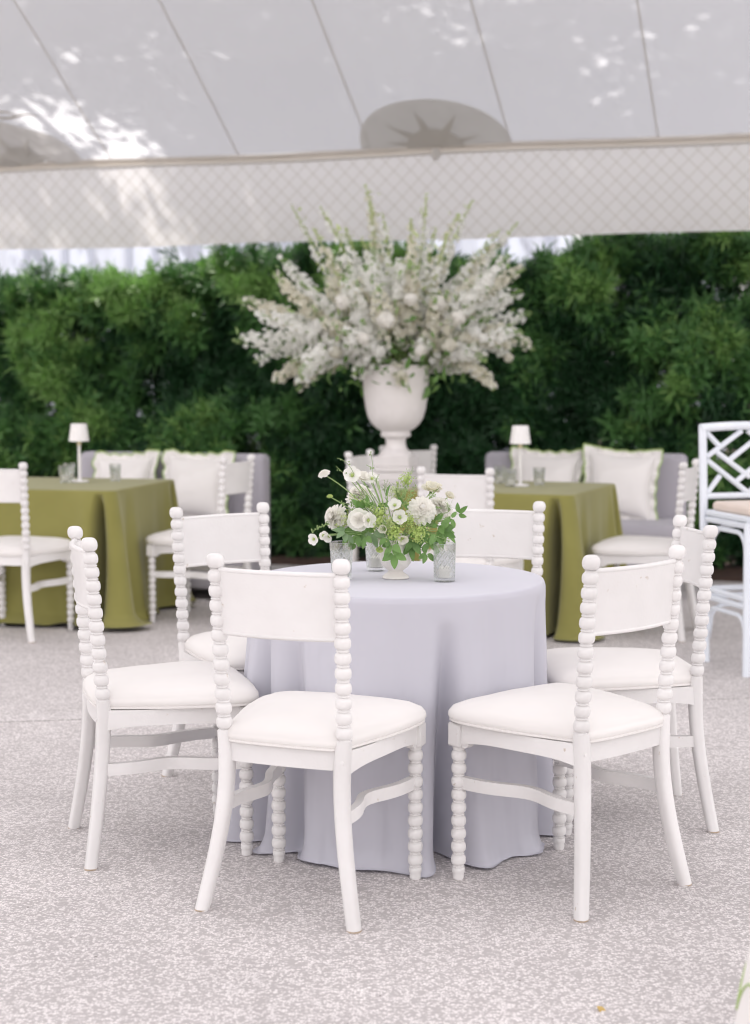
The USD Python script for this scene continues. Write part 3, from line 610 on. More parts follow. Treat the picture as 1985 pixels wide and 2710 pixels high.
def round_cloth(th, q):
    """q 0..1: centre to rim to hem"""
    top = q < 0.30
    rr_ = np.where(top, q / 0.30 * (TR - 0.006), TR)
    h = np.clip((q - 0.30) / 0.70, 0, 1); drop = h * (TZ + 0.012)
    z_ = TZ + 0.004 - drop; z_ = np.where(top, TZ + 0.004, z_)
    edge = np.clip(drop / 0.02, 0, 1); rr_ = np.where(top, rr_, TR - 0.004 + 0.008 * np.sqrt(edge))
    lo = np.clip(h, 0, 1)
    o = 0.012 * lo
    for a, dpt, w, zs in FOLDS:
        k = np.clip((zs - z_) / zs, 0, 1)
        o = o - dpt * np.exp(-(wrap(th - a) / (w * (0.75 + 0.25 * k))) ** 2) * k ** 0.75
    for a, dpt, w in BULGE:
        o = o + dpt * np.exp(-(wrap(th - a) / w) ** 2) * lo ** 1.4
    o = o + 0.006 * np.sin(th * 9 + 3 * h) * lo + 0.030 * (meshkit.fbm(np.stack([np.cos(th) * 7, np.sin(th) * 7, z_ * 1.2], -1), 3, 5) - 0.5) * lo ** 0.8 + 0.020 * (meshkit.fbm(np.stack([np.cos(th) * 4, np.sin(th) * 4, z_ * 3.5], -1), 3, 2) - 0.5) * lo
    hem = np.clip((h - 0.90) / 0.10, 0, 1)
    o = o + hem ** 2 * (0.010 + 0.034 * meshkit.noise(np.stack([np.cos(th) * 8, np.sin(th) * 8, th * 0], -1), 6))
    rr_ = np.where(top, rr_, rr_ + o)
    z_ = np.where(top, z_, np.maximum(z_, 0.004 + 0.008 * meshkit.noise(np.stack([np.cos(th) * 7, np.sin(th) * 7, th * 0], -1), 12)))
    return np.stack([TC[0] + rr_ * np.cos(th), TC[1] + rr_ * np.sin(th), z_], -1)
rcl = obj('tablecloth', grid(round_cloth, np.linspace(-np.pi, np.pi, 560, endpoint=False), np.r_[np.linspace(0.002, 0.298, 14), 0.301, 0.305, 0.309, 0.313, 0.318, np.linspace(0.33, 0.94, 40), np.linspace(0.945, 1.0, 12)], closed=True), 'lilac_cloth', smooth=True)
tag(rcl, 'pale lilac cloth hanging to the floor over the small round table', 'tablecloth')

# ------------------------------------------------------------------ square tables under olive cloths
SQ_Z = 0.742
def square_table(cx, cy, yaw, half, lab_t, lab_c, seed, crease):
    tb = thing('square_table', lab_t, 'table', (cx, cy, 0), yaw)
    rc = half - 0.012; co = [(sx * (rc - 0.13) + 0.13 * math.cos(a), sy * (rc - 0.13) + 0.13 * math.sin(a)) for sx, sy, a0 in ((1, 1, 0), (-1, 1, 0.5), (-1, -1, 1), (1, -1, 1.5)) for a in np.pi * (a0 + np.linspace(0, 0.5, 7))]
    obj('tabletop', prism(co, SQ_Z - 0.035, SQ_Z - 0.008), 'worn_wood', tb, smooth=30)
    for sx in (-1, 1):
        for sy in (-1, 1): obj('leg', tube(np.array([(sx * (half - 0.25), sy * (half - 0.25), 0), (sx * (half - 0.25), sy * (half - 0.25), SQ_Z - 0.034)]), 0.018, 8), 'steel', tb)
    R = 0.05; L = 2 * (half - R); arc = R * np.pi / 2; per = 4 * (L + arc)
    def perim(w):
        w = w % per; k = np.floor(w / (L + arc)).astype(int); r = w - k * (L + arc)
        # side k starts at its own corner end: side 0 is the front (-y) from -x to +x
        on = r < L; a = np.where(on, 0, (r - L) / R)
        x = np.where(on, -half + R + r, half - R + R * np.sin(a)); y = np.where(on, -half, -half + R - R * np.cos(a)); nx = np.where(on, 0, np.sin(a)); ny = np.where(on, -1.0, -np.cos(a))
        c_, s_ = np.array([1, 0, -1, 0])[k], np.array([0, 1, 0, -1])[k]
        return c_ * x - s_ * y, s_ * x + c_ * y, c_ * nx - s_ * ny, s_ * nx + c_ * ny
    def fn(w, q):
        top = q < 0.3; h = np.clip((q - 0.3) / 0.7, 0, 1); x, y, nx, ny = perim(w)
        z_ = np.where(top, SQ_Z + 0.003, SQ_Z + 0.003 - h * (SQ_Z + 0.03)); o = 0.004 * np.sqrt(np.clip(h / 0.03, 0, 1)) + 0.018 * h
        r = (w % (L + arc)); cc = L + arc / 2
        dc = (r - cc + (L + arc) / 2) % (L + arc) - (L + arc) / 2     # signed distance from the nearest corner
        hh = h ** 0.85
        o = o - 0.19 * np.exp(-(abs(dc + crease) / (0.018 + 0.012 * np.sin(np.pi * np.clip(h, 0, 1)))) ** 2.4) * np.clip((h - 0.03) * 3.0, 0, 1) ** 0.7
        o = o + 0.105 * np.exp(-((dc + crease - 0.085) / 0.055) ** 2) * hh + 0.075 * np.exp(-((dc + crease + 0.075) / 0.05) ** 2) * hh
        o = o - 0.03 * np.exp(-((dc + crease - 0.24) / 0.05) ** 2) * hh + 0.04 * np.exp(-((dc + crease - 0.34) / 0.07) ** 2) * hh - 0.015 * np.exp(-((dc + crease + 0.25) / 0.06) ** 2) * hh
        o = o + 0.008 * np.sin(w * 13 + seed) * h + 0.055 * (meshkit.fbm(np.stack([w * 5, z_ * 1.6, w * 0], -1), 3, seed) - 0.5) * h
        pool = np.clip((0.085 - z_) / 0.085, 0, 1)
        o = o + pool ** 1.6 * (0.02 + 0.07 * meshkit.noise(np.stack([w * 7, w * 0, w * 0], -1), seed + 1))
        z2 = np.maximum(z_, 0.004 + 0.035 * pool * meshkit.noise(np.stack([w * 9, z_ * 6, w * 0], -1), seed + 2))
        k = np.where(top, q / 0.3, 1.0)
        X, Y = np.where(top, x * k, x + nx * o), np.where(top, y * k, y + ny * o)
        a = math.radians(yaw); return np.stack([cx + math.cos(a) * X - math.sin(a) * Y, cy + math.sin(a) * X + math.cos(a) * Y, z2], -1)
    me = grid(fn, np.linspace(0, per, 760, endpoint=False), np.r_[np.linspace(0.002, 0.298, 8), 0.301, 0.305, 0.31, 0.316, np.linspace(0.33, 0.9, 34), np.linspace(0.905, 1.0, 16)], closed=True)
    tag(obj('tablecloth', me, 'olive_cloth', smooth=True), lab_c, 'tablecloth')
LT, LTY = np.array([-1.773, 9.10]), -13.0
RT, RTY = np.array([0.744, 8.84]), -22.0
square_table(*LT, LTY, 0.49, 'square table hidden under the olive cloth at left', 'olive green floor length cloth on the square table at left, before the left sofa', 3, 0.065)
square_table(*RT, RTY, 0.49, 'square table hidden under the olive cloth at right', 'olive green floor length cloth on the square table at right, before the right sofa', 8, 0.075)

# ------------------------------------------------------------------ sofas and pillows
def sofa(c, yaw, length, label):
    so = thing('sofa', label, 'sofa', (*c, 0), yaw, 'grey armless sofas against the hedge')
    # local: x along, y=0 at the outside of the back, front towards -y
    def rb(sx, sy, sz, cc, b=0.025): 
        mm = box(sx, sy, sz, cc, b); return mm
    def soft(sx, sy, sz, cc, rad=0.045):
        import manifold3d as m3
        pts = []
        sp = trimesh.creation.icosphere(2, rad).vertices
        for a in (-1, 1):
            for b in (-1, 1):
                for d_ in (-1, 1): pts.append(sp + np.array([a * (sx / 2 - rad), b * (sy / 2 - rad), d_ * (sz / 2 - rad)]))
        mm = trimesh.convex.convex_hull(np.vstack(pts)); mm.apply_translation(cc); return mm
    obj('back', soft(length, 0.13, 0.80, (0, -0.065, 0.457), 0.04), 'grey_upholstery', so, smooth=50)
    obj('seat_base', soft(length - 0.01, 0.60, 0.24, (0, -0.435, 0.185), 0.02), 'grey_upholstery', so, smooth=50)
    obj('seat_cushion', soft(length, 0.61, 0.145, (0, -0.44, 0.378), 0.05), 'grey_upholstery', so, smooth=50)
    for sx in (-1, 1):
        for y in (-0.10, -0.66): obj('foot', lathe([(0.016, 0), (0.02, 0.066)], 12), 'wick', so) and stage.GetPrimAtPath(f'{so.GetPath()}/foot' + ('' if COUNT[f'{so.GetPath()}/foot'] == 1 else f"_{COUNT[f'{so.GetPath()}/foot'] - 1:03d}")) and UsdGeom.Xformable(stage.GetPrimAtPath(f'{so.GetPath()}/foot' + ('' if COUNT[f'{so.GetPath()}/foot'] == 1 else f"_{COUNT[f'{so.GetPath()}/foot'] - 1:03d}"))).AddTranslateOp().Set((sx * (length / 2 - 0.08), y, 0))
    return so
SL, SLY = np.array([-1.292, 10.446]), -17.0
SR, SRY = np.array([1.386, 10.455]), -13.0
sofa(SL, SLY, 1.31, 'grey armless sofa with two white pillows at left, behind the left olive table')
sofa(SR, SRY, 1.31, 'grey armless sofa with two white pillows at right, behind the right olive table')

def pillow(pos, yaw, lean, roll, size, label, seed, puff=0.075):
    """stands on its lower edge leaning back; local x across, z up the pillow, y thickness"""
    p = thing('pillow', label, 'pillow', pos, yaw, None)
    r = np.random.default_rng(seed); a = size / 2
    def shape(u, v, side):
        k = (np.clip(1 - abs(u) ** 2.6, 0, 1) * np.clip(1 - abs(v) ** 2.6, 0, 1)) ** 0.62
        pin = 1 - 0.13 * (1 - abs(v) ** 2) * abs(u) ** 3; pin2 = 1 - 0.13 * (1 - abs(u) ** 2) * abs(v) ** 3
        y = side * (puff * k + 0.003) + 0.008 * (meshkit.fbm(np.stack([u * 3 + seed, v * 3, u * 0], -1), 3, seed) - 0.5) * k
        return np.stack([u * a * pin, y, v * a * pin2], -1)
    q = np.linspace(-1, 1, 25)
    fr = grid(lambda u, v: shape(u, v, -1), q, q); bk = grid(lambda u, v: shape(u, v, 1), q, q); bk.invert()
    def tf(mm):
        v = mm.vertices; c_, s_ = math.cos(roll), math.sin(roll)
        v = np.c_[c_ * v[:, 0] - s_ * v[:, 2], v[:, 1], s_ * v[:, 0] + c_ * v[:, 2]]; v[:, 2] += a
        cl, sl = math.cos(lean), math.sin(lean); v = np.c_[v[:, 0], cl * v[:, 1] + sl * v[:, 2], -sl * v[:, 1] + cl * v[:, 2]]
        mm.vertices = v; return mm
    obj('cover', tf(cat_mesh([fr, bk])), 'pillow_white', p, smooth=True)
    # ruffled flange with a scalloped edge and green trim
    n = 320; w = np.linspace(0, 4, n, endpoint=False)
    def edge(w, k):
        s_ = np.floor(w).astype(int) % 4; f_ = (w - np.floor(w)) * 2 - 1
        u = np.choose(s_, [f_, np.ones_like(f_), -f_, -np.ones_like(f_)]); v = np.choose(s_, [-np.ones_like(f_), f_, np.ones_like(f_), -f_])
        B = shape(u, v, 0.0); cx_, cz_ = u, v; nn = np.stack([np.where(abs(u) > 0.999, np.sign(u), u * abs(u) ** 7), 0 * u, np.where(abs(v) > 0.999, np.sign(v), v * abs(v) ** 7)], -1)
        sc = 0.034 + 0.009 * abs(np.sin(w * np.pi * 5))
        wob = 0.013 * np.sin(w * np.pi * 10 + seed) + 0.008 * np.sin(w * 23 + seed)
        return B + nn * (k * sc)[..., None] + np.array([0, 1.0, 0]) * (k * wob)[..., None]
    fl = obj('flange', tf(grid(edge, w, np.linspace(0, 1, 5), closed=True)), 'pillow_white', p, smooth=True)
    e = edge(np.r_[w, w[:2]], np.ones(n + 2)); obj('trim', tf(tube(e, 0.0055, 5)), 'pillow_trim', fl)
    return p
def on_sofa(c, yaw, x, y=-0.30, z_=0.452): return c[0] + rz((x, y), yaw)[0], c[1] + rz((x, y), yaw)[1], z_
pillow(on_sofa(SL, SLY, -0.28), SLY - 2, 0.30, 0.05, 0.40, 'white pillow with green scalloped trim on the left sofa, its left one', 1)
pillow(on_sofa(SL, SLY, 0.235, -0.315), SLY + 3, 0.28, -0.02, 0.41, 'white pillow with green scalloped trim on the left sofa, its right one', 2)
pillow(on_sofa(SR, SRY, -0.24), SRY - 2, 0.30, -0.04, 0.42, 'white pillow with green scalloped trim on the right sofa, partly behind the lamp', 3)
pillow(on_sofa(SR, SRY, 0.245, -0.33), SRY + 4, 0.26, -0.07, 0.43, 'white pillow with green scalloped trim on the right sofa, its right one', 4)

# ------------------------------------------------------------------ lamps, glasses on the olive tables
def lamp(x, y, z_, label):
    l = thing('table_lamp', label, 'lamp', (x, y, z_), 0, None)
    obj('base', lathe([(0.050, 0.0), (0.052, 0.003), (0.052, 0.007), (0.046, 0.010), (0.016, 0.013), (0.010, 0.020)], 32), 'lamp_white', l)
    prof = [(0.0075, 0.016)]
    for i in range(9): prof += [(0.0075, 0.020 + i * 0.0215), (0.0105, 0.028 + i * 0.0215), (0.0105, 0.034 + i * 0.0215), (0.0075, 0.0405 + i * 0.0215)]
    obj('stem', lathe(prof, 16), 'lamp_white', l, smooth=50)
    obj('neck', lathe([(0.010, 0.2135), (0.0125, 0.217), (0.0125, 0.250), (0.008, 0.252)], 16), 'lamp_neck', l)
    sh = [(0.0575, 0.236), (0.0585, 0.2365), (0.045, 0.335), (0.044, 0.3365), (0.002, 0.3365)]
    inner = [(0.0575, 0.236), (0.0430, 0.333), (0.002, 0.333)]
    a = lathe(sh, 40, close=False); b = lathe(inner, 40, close=False); b.invert()
    obj('lamp_shade', cat_mesh([a, b]), 'lamp_white', l, smooth=35)
lamp(-1.709, 9.21, SQ_Z + 0.004, 'white cordless table lamp with beaded stem on the left olive table')
lamp(0.808, 8.87, SQ_Z + 0.004, 'white cordless table lamp with beaded stem on the right olive table')

def cut_glass(R0, R1, H, bands, depth=0.0020, t_=0.0042, floor=0.010, n=120, nz=56):
    """tumbler with a diamond-cut band; outer surface displaced, smooth inner wall"""
    z0, z1 = bands
    def outer(th, q):
        z_ = q * H; r = R0 + (R1 - R0) * q
        w = np.clip((z_ - z0) / 0.006, 0, 1) * np.clip((z1 - z_) / 0.006, 0, 1)
        g1 = abs(np.sin(th * 6 + z_ * 140)); g2 = abs(np.sin(th * 6 - z_ * 140))
        r = r - depth * 1.3 * w * (np.exp(-(g1 / 0.26) ** 2) + np.exp(-(g2 / 0.26) ** 2))
        fl = np.clip((0.016 - z_) / 0.006, 0, 1); r = r - depth * fl * abs(np.sin(th * 9)) ** 0.5
        return np.stack([r * np.cos(th), r * np.sin(th), z_], -1)
    th = np.linspace(0, 2 * np.pi, n, endpoint=False)
    o = grid(outer, th, np.linspace(0, 1, nz), closed=True)
    ins = lathe([(0.0005, floor), (R0 - t_ - 0.003, floor), (R0 - t_, floor + 0.004), (R1 - t_ * 0.7, H)], n, close=False); ins.invert()
    rim = lathe([(R1, H), (R1 - t_ * 0.3, H + 0.0008), (R1 - t_ * 0.7, H)], n, close=False)
    bot = lathe([(0.0005, 0.0), (R0, 0.0)], n, close=False); bot.invert()
    mm = cat_mesh([o, ins, rim, bot]); mm.merge_vertices(); mm.fix_normals(); return mm
def votive(x, y, z_, label, R=0.0325, H=0.112, band=(0.022, 0.088), taper=0.0012, candle=0.022, group=None):
    v = thing('candle_glass', label, 'candle glass', (x, y, z_), 0, group)
    obj('tumbler', cut_glass(R - taper, R + taper, H, band), 'glass', v, smooth=45)
    c = obj('candle', lathe([(candle * 0.96, 0.0108), (candle, 0.013), (candle, 0.036), (candle * 0.93, 0.040), (candle * 0.5, 0.0385)], 28), 'wax', v, smooth=50)
    obj('candle_wick', tube(np.array([(0, 0, 0.038), (0.001, 0, 0.044), (0.002, 0.001, 0.048)]), 0.0008, 5), 'wick', c)
for (x, y, l, g_) in [(-1.783, 9.15, 'front glass of the candle pair left of the lamp on the left olive table', None), (-1.805, 9.40, 'back glass of the candle pair left of the lamp on the left olive table', None), (-1.517, 9.30, 'clear candle glass standing alone right of the lamp on the left olive table', None),
                  (0.713, 9.09, 'clear candle glass farthest left of the lamp on the right olive table', None), (0.753, 8.84, 'clear candle glass just left of the lamp on the right olive table', None), (0.923, 8.95, 'clear candle glass standing alone right of the lamp on the right olive table', None)]:
    votive(x, y, SQ_Z + 0.004, l, R=0.031, H=0.098, band=(0.02, 0.08), taper=0.003, group=g_)

# ------------------------------------------------------------------ stone pedestal, urn and its flowers
UX, UY = 0.128, 9.86
pd = thing('pedestal', 'pale square stone pedestal under the flower urn', 'pedestal', (UX, UY, 0), SITE)
def sqstack(levels):
    ms = []
    for i, (h, z0, z1) in enumerate(levels): ms.append(box(2 * h, 2 * h, z1 - z0, (0, 0, (z0 + z1) / 2), 0.006))
    return cat_mesh(ms)
obj('plinth', sqstack([(0.150, 0.0, 0.10), (0.138, 0.1005, 0.13)]), 'stone_white', pd, smooth=20)
obj('shaft', sqstack([(0.118, 0.1305, 0.690)]), 'stone_white', pd, smooth=20)
obj('cap', sqstack([(0.126, 0.6905, 0.712), (0.122, 0.7125, 0.768), (0.127, 0.7685, 0.800)]), 'stone_white', pd, smooth=20)
ur = thing('urn', 'large white goblet shaped urn on the stone pedestal, filled with flowers', 'urn', (UX, UY, 0.8005), SITE)
obj('foot', cat_mesh([box(0.232, 0.232, 0.065, (0, 0, 0.0325), 0.006)]), 'stone_white', ur, smooth=20)
prof = [(0.105, 0.0655), (0.104, 0.075), (0.098, 0.085), (0.080, 0.098), (0.067, 0.115), (0.061, 0.140), (0.062, 0.165), (0.070, 0.176), (0.086, 0.180), (0.0925, 0.188), (0.0925, 0.202), (0.088, 0.211), (0.091, 0.218), (0.120, 0.235), (0.148, 0.262), (0.170, 0.300), (0.184, 0.350), (0.194, 0.410), (0.200, 0.480), (0.204, 0.560), (0.206, 0.600), (0.215, 0.606), (0.217, 0.616), (0.212, 0.622), (0.198, 0.620), (0.190, 0.560), (0.10, 0.54), (0.002, 0.54)]
obj('bowl', lathe(prof, 56, close=False), 'stone_white', ur, smooth=50)

def floret(n=5, r=0.013, cup=0.35):
    v, f = [(0, 0, 0)], []
    for i in range(n):
        a = i * 2 * np.pi / n; d_ = np.array([math.cos(a), math.sin(a)]); s_ = np.array([-d_[1], d_[0]]); k = len(v)
        v += [tuple(d_ * r * 0.6 + s_ * r * 0.42) + (r * cup * 0.6,), tuple(d_ * r) + (r * cup,), tuple(d_ * r * 0.6 - s_ * r * 0.42) + (r * cup * 0.6,)]
        f += [(0, k + 2, k + 1), (0, k + 1, k)]
    return T3(v, f)
FLO = [floret(5, 0.0175, c_) for c_ in (0.15, 0.45, 0.8)]
ICO = trimesh.creation.icosphere(0, 1.0)
def spike(path, r, start=0.3, dens=230, sleeve=0.028, tip_green=0.22, fl=1.0):
    """florets on a sleeve round the stem, thinning to green buds at the tip"""
    P = np.asarray(path); seg = np.linalg.norm(np.diff(P, axis=0), axis=1); cum = np.r_[0, np.cumsum(seg)]; L = cum[-1]
    flo, bud = [], []
    n = int(dens * L * (1 - start)); ts = start + (1 - start) * r.random(n) ** 0.9
    for t_ in ts:
        x = t_ * L; p = np.array([np.interp(x, cum, P[:, k]) for k in range(3)]); q = np.array([np.interp(min(x + 0.02, L), cum, P[:, k]) for k in range(3)]) - np.array([np.interp(max(x - 0.02, 0), cum, P[:, k]) for k in range(3)])
        q /= np.linalg.norm(q) + 1e-9
        rad = r.normal(0, 1, 3); rad -= q * (rad @ q); rad /= np.linalg.norm(rad) + 1e-9
        g_ = (t_ - (1 - tip_green)) / tip_green
        w = sleeve * (1.0 - 0.55 * max(0, (t_ - start) / (1 - start)) ** 1.5) * r.uniform(0.5, 1.25)
        if g_ > r.random():
            bud.append(T3(ICO.vertices * np.array([0.0045, 0.0045, 0.006]) + p + rad * w * 0.5, ICO.faces))
        else:
            flo.append(place(FLO[r.integers(3)], p + rad * w, rad + q * 0.35 + r.normal(0, 0.25, 3), r.uniform(0, 6), fl * r.uniform(0.75, 1.25)))
    return flo, bud
def leaf(L=0.06, w=0.03, bend=0.2, n=5, curl=0.15):
    """pointed oval leaf along +x with a folded midrib"""
    xs = np.linspace(0, 1, n); v, f = [], []
    for x in xs:
        ww = w / 2 * math.sin(math.pi * min(1, x ** 0.8 * 0.97 + 0.03)) ** 0.8; zc = -bend * L * x ** 2
        v += [(x * L, -ww, zc + curl * ww), (x * L, 0, zc), (x * L, ww, zc + curl * ww)]
    for i in range(n - 1):
        a = i * 3; f += [(a, a + 3, a + 4), (a, a + 4, a + 1), (a + 1, a + 4, a + 5), (a + 1, a + 5, a + 2)]
    return T3(v, f)

fa = thing('flower_arrangement', 'huge airy arrangement of white blossom sprays bursting from the stone urn', 'flowers', (0, 0, 0))
rr = np.random.default_rng(23)
MOUTH = np.array([UX, UY, 1.40])
TIPS = [(520, 655), (512, 752), (560, 690), (600, 600), (612, 562), (640, 450), (690, 500), (705, 455), (760, 500), (805, 405), (815, 440), (842, 470), (905, 480), (940, 425), (960, 500), (1010, 470), (1042, 440), (1075, 530), (1100, 505), (1142, 490), (1120, 560), (1158, 590), (1150, 640), (1172, 690), (1176, 772), (1150, 730), (1128, 800), (1088, 858), (1062, 830), (1035, 800), (600, 845), (560, 800), (640, 800), (655, 860), (690, 800), (780, 825), (890, 850), (730, 560), (860, 560), (980, 570), (1040, 600), (660, 620), (590, 700), (1090, 700), (1080, 760), (900, 600), (780, 600), (640, 700), (985, 640)]
spikes = []
for i, (x, y) in enumerate(TIPS):
    spikes.append((at_depth(x * 1.2016, y * 1.2016, UY + rr.uniform(-0.38, 0.30)), 1.0))
for i in range(84):
    a = rr.uniform(-0.25, math.pi + 0.25); az = rr.uniform(-1.1, 1.1); R_ = rr.uniform(0.5, 0.92) * (1 - 0.12 * abs(math.cos(a)))
    spikes.append((MOUTH + np.array([math.cos(a) * math.cos(az) * R_ * 0.92, math.sin(az) * R_ * 0.62 - 0.08, 0.06 + math.sin(a) * math.cos(az) * R_ * 0.95]), 0.9))
for i, (tip, sc) in enumerate(spikes):
    tip = np.asarray(tip, float); d_ = tip - MOUTH
    st = MOUTH + np.array([np.clip(d_[0] * 0.18, -0.13, 0.13), np.clip(d_[1] * 0.25, -0.13, 0.10), rr.uniform(-0.02, 0.03)])
    mid = st * 0.45 + tip * 0.55 + np.array([0, 0, 0.10 * np.linalg.norm(d_) + (0.22 if d_[2] < 0.15 else 0.0) * np.linalg.norm(d_)]) + rr.normal(0, 0.045, 3)
    path = bez(st, mid, tip, 14); L = np.linalg.norm(np.diff(path, axis=0), axis=1).sum()
    high = d_[2] > 0.75
    fl, bd = spike(path, rr, start=0.34 if not high else 0.5, dens=340 if not high else 230, sleeve=rr.uniform(0.034, 0.066) if not high else 0.032, tip_green=0.2 if not high else 0.4, fl=rr.uniform(0.95, 1.3))
    if not fl: continue
    sp = obj('flower_spray', cat_mesh(fl), 'blush_floret' if i % 3 else 'cream_petal', fa, smooth=False)
    stm = [tube(path, np.linspace(0.004, 0.0015, 14), 5)] + bd
    for q in range(16):
        k = rr.integers(2, 14); stm.append(place(leaf(rr.uniform(0.03, 0.065), 0.018, 0.2, 4), path[k - 1] + rr.normal(0, 0.022, 3), rr.normal(0, 1, 3), rr.uniform(0, 6)))
    obj('stem', cat_mesh(stm), 'green_bud' if high else 'stem_green', sp, smooth=False)
# rounder blooms low in the middle
def ball_bloom(r, n, seed, petal=0.5):
    q = np.random.default_rng(seed); ms = []
    for i in range(n):
        z_ = 1 - (i + 0.5) / n * 1.5; a = i * 2.39996; s_ = math.sqrt(max(0, 1 - z_ * z_)); d_ = np.array([s_ * math.cos(a), s_ * math.sin(a), z_])
        w = r * petal; pm = grid(lambda u, v: np.stack([u * w * (0.8 + 0.2 * v), v * w, -0.55 * (u ** 2) * w - 0.25 * v ** 2 * w], -1), np.linspace(-0.8, 0.8, 4), np.linspace(-1, 1, 4))
        f_ = frame(d_, 0); 
        tilt = d_ + np.array([0, 0, 0.6]); ms.append(place(pm, d_ * r * (0.72 + 0.05 * q.random()), d_ + q.normal(0, 0.18, 3), q.uniform(0, 6)))
    return cat_mesh(ms)
for (x, y, dy, R_, mt) in [(850, 705, -0.44, 0.066, 'white_petal'), (905, 660, -0.4, 0.05, 'white_petal'), (755, 665, -0.4, 0.055, 'white_petal'), (1010, 700, -0.36, 0.05, 'white_petal'), (800, 745, -0.42, 0.046, 'white_petal'), (925, 772, -0.34, 0.042, 'white_petal'), (790, 700, -0.30, 0.065, 'blush_floret'), (965, 668, -0.28, 0.06, 'white_petal'), (700, 720, -0.2, 0.06, 'blush_floret'), (1045, 735, -0.22, 0.06, 'blush_floret'), (835, 775, -0.33, 0.05, 'blush_floret'), (1120, 788, -0.1, 0.035, 'cream_petal'), (740, 775, -0.25, 0.05, 'cream_petal'), (990, 760, -0.3, 0.05, 'cream_petal')]:
    p = at_depth(x * 1.2016, y * 1.2016, UY + dy)
    obj('round_bloom', place(ball_bloom(R_, 34, x), p, (0.1 * (x - 850) / 100, -0.9, 0.45)), mt, fa, smooth=60)
lv = []
for i in range(420):
    a = rr.uniform(0, 2 * np.pi); R_ = rr.uniform(0.12, 0.55); h = rr.uniform(-0.12, 0.45) * (1 if R_ < 0.4 else 0.7)
    lv.append(place(leaf(rr.uniform(0.05, 0.10), rr.uniform(0.02, 0.04), 0.3), MOUTH + np.array([math.cos(a) * R_, math.sin(a) * R_ * 0.62, h]), rr.normal(0, 1, 3), rr.uniform(0, 6)))
obj('foliage', cat_mesh(lv), 'bouquet_leaf', fa, smooth=False, kind='stuff')

# ------------------------------------------------------------------ table centre: vase, flowers, candle glasses
VX, VY = 0.062, 4.770; TOP = TZ + 0.0055
vs_ = thing('vase', 'ribbed ivory footed vase in the middle of the lilac table', 'vase', (VX, VY, TOP))
pr_ = [(0.0395, 0.0), (0.0405, 0.002), (0.040, 0.005), (0.034, 0.011), (0.024, 0.018), (0.0215, 0.022), (0.026, 0.026), (0.037, 0.034), (0.0455, 0.046), (0.0485, 0.060), (0.0480, 0.076), (0.0445, 0.096), (0.0415, 0.115), (0.0415, 0.126), (0.0425, 0.131), (0.0405, 0.132), (0.0385, 0.126), (0.038, 0.095), (0.002, 0.09)]
bw = lathe(pr_, 144, close=False); v = bw.vertices.copy(); th = np.arctan2(v[:, 1], v[:, 0]); k = 1 - 0.022 * np.clip((v[:, 2] - 0.030) / 0.012, 0, 1) * np.clip((0.122 - v[:, 2]) / 0.01, 0, 1) * abs(np.sin(th * 18)) ** 0.7
v[:, :2] *= k[:, None]; bw.vertices = v
obj('body', bw, 'ceramic', vs_, smooth=50)
votive(-0.100, 4.735, TOP, 'cut glass tumbler candle holder left of the vase, half behind the front chair finial', R=0.0325, H=0.112, band=(0.030, 0.092), taper=0.0035)
votive(0.003, 4.960, TOP, 'cut glass tumbler candle holder behind the vase on its left', R=0.0325, H=0.112, band=(0.030, 0.092), taper=0.0035)
votive(0.206, 4.700, TOP, 'cut glass tumbler candle holder right of the vase on the lilac table', R=0.0325, H=0.112, band=(0.014, 0.094), taper=0.001)

tb = thing('table_bouquet', 'loose bouquet of white garden flowers and green leaves in the ivory vase', 'flowers', (0, 0, 0))
rr = np.random.default_rng(31)
P7 = lambda x, y, dy=0.0: at_depth(760 + x * 0.3269, 1160 + y * 0.3269, VY + dy)
HUB = np.array([VX, VY, TOP + 0.115])
K7 = 0.3269 * VY / F_PX      # metres per zoom pixel
def petal(L, w, cup=0.2, tip=0.7, n=5, m=5, wave=0.0):
    def fn(u, v):
        ww = w / 2 * np.sin(np.pi * np.clip(0.08 + 0.86 * u ** tip, 0, 1)) ** 0.55
        return np.stack([u * L, v * ww, cup * L * u ** 2 + 0.25 * abs(v) ** 2 * ww + wave * ww * np.sin(v * 4 + u * 3) * u], -1)
    return grid(fn, np.linspace(0, 1, n), np.linspace(-1, 1, m))
def ring(pm, n, tilt, r0=0.0, z0=0.0, ph=0.0, q=None, jit=0.1):
    ms = []
    for i in range(n):
        a = ph + 2 * np.pi * i / n + (q.normal(0, jit) if q is not None else 0); t_ = tilt + (q.normal(0, jit) if q is not None else 0)
        m_ = pm.copy(); vv = m_.vertices; c_, s_ = math.cos(t_), math.sin(t_)
        vv = np.c_[c_ * vv[:, 0] - s_ * vv[:, 2] + r0, vv[:, 1], s_ * vv[:, 0] + c_ * vv[:, 2] + z0]
        c_, s_ = math.cos(a), math.sin(a); m_.vertices = np.c_[c_ * vv[:, 0] - s_ * vv[:, 1], s_ * vv[:, 0] + c_ * vv[:, 1], vv[:, 2]]; ms.append(m_)
    return ms
def dahlia(R, q):
    ms = []
    for k in range(9):
        f_ = k / 8; L = R * (1.0 - 0.66 * f_); ms += ring(petal(L, R * (0.36 - 0.08 * f_), 0.10 + 0.35 * f_, 1.25, 5, 4), int(17 - 7 * f_), -0.35 + 0.78 * f_, 0.03 * R, R * (-0.10 + 0.46 * f_ ** 0.9), k * 0.37, q, 0.09)
    ms.append(T3(trimesh.creation.icosphere(1, R * 0.24).vertices + [0, 0, R * 0.40], trimesh.creation.icosphere(1, 1).faces))
    return cat_mesh(ms)
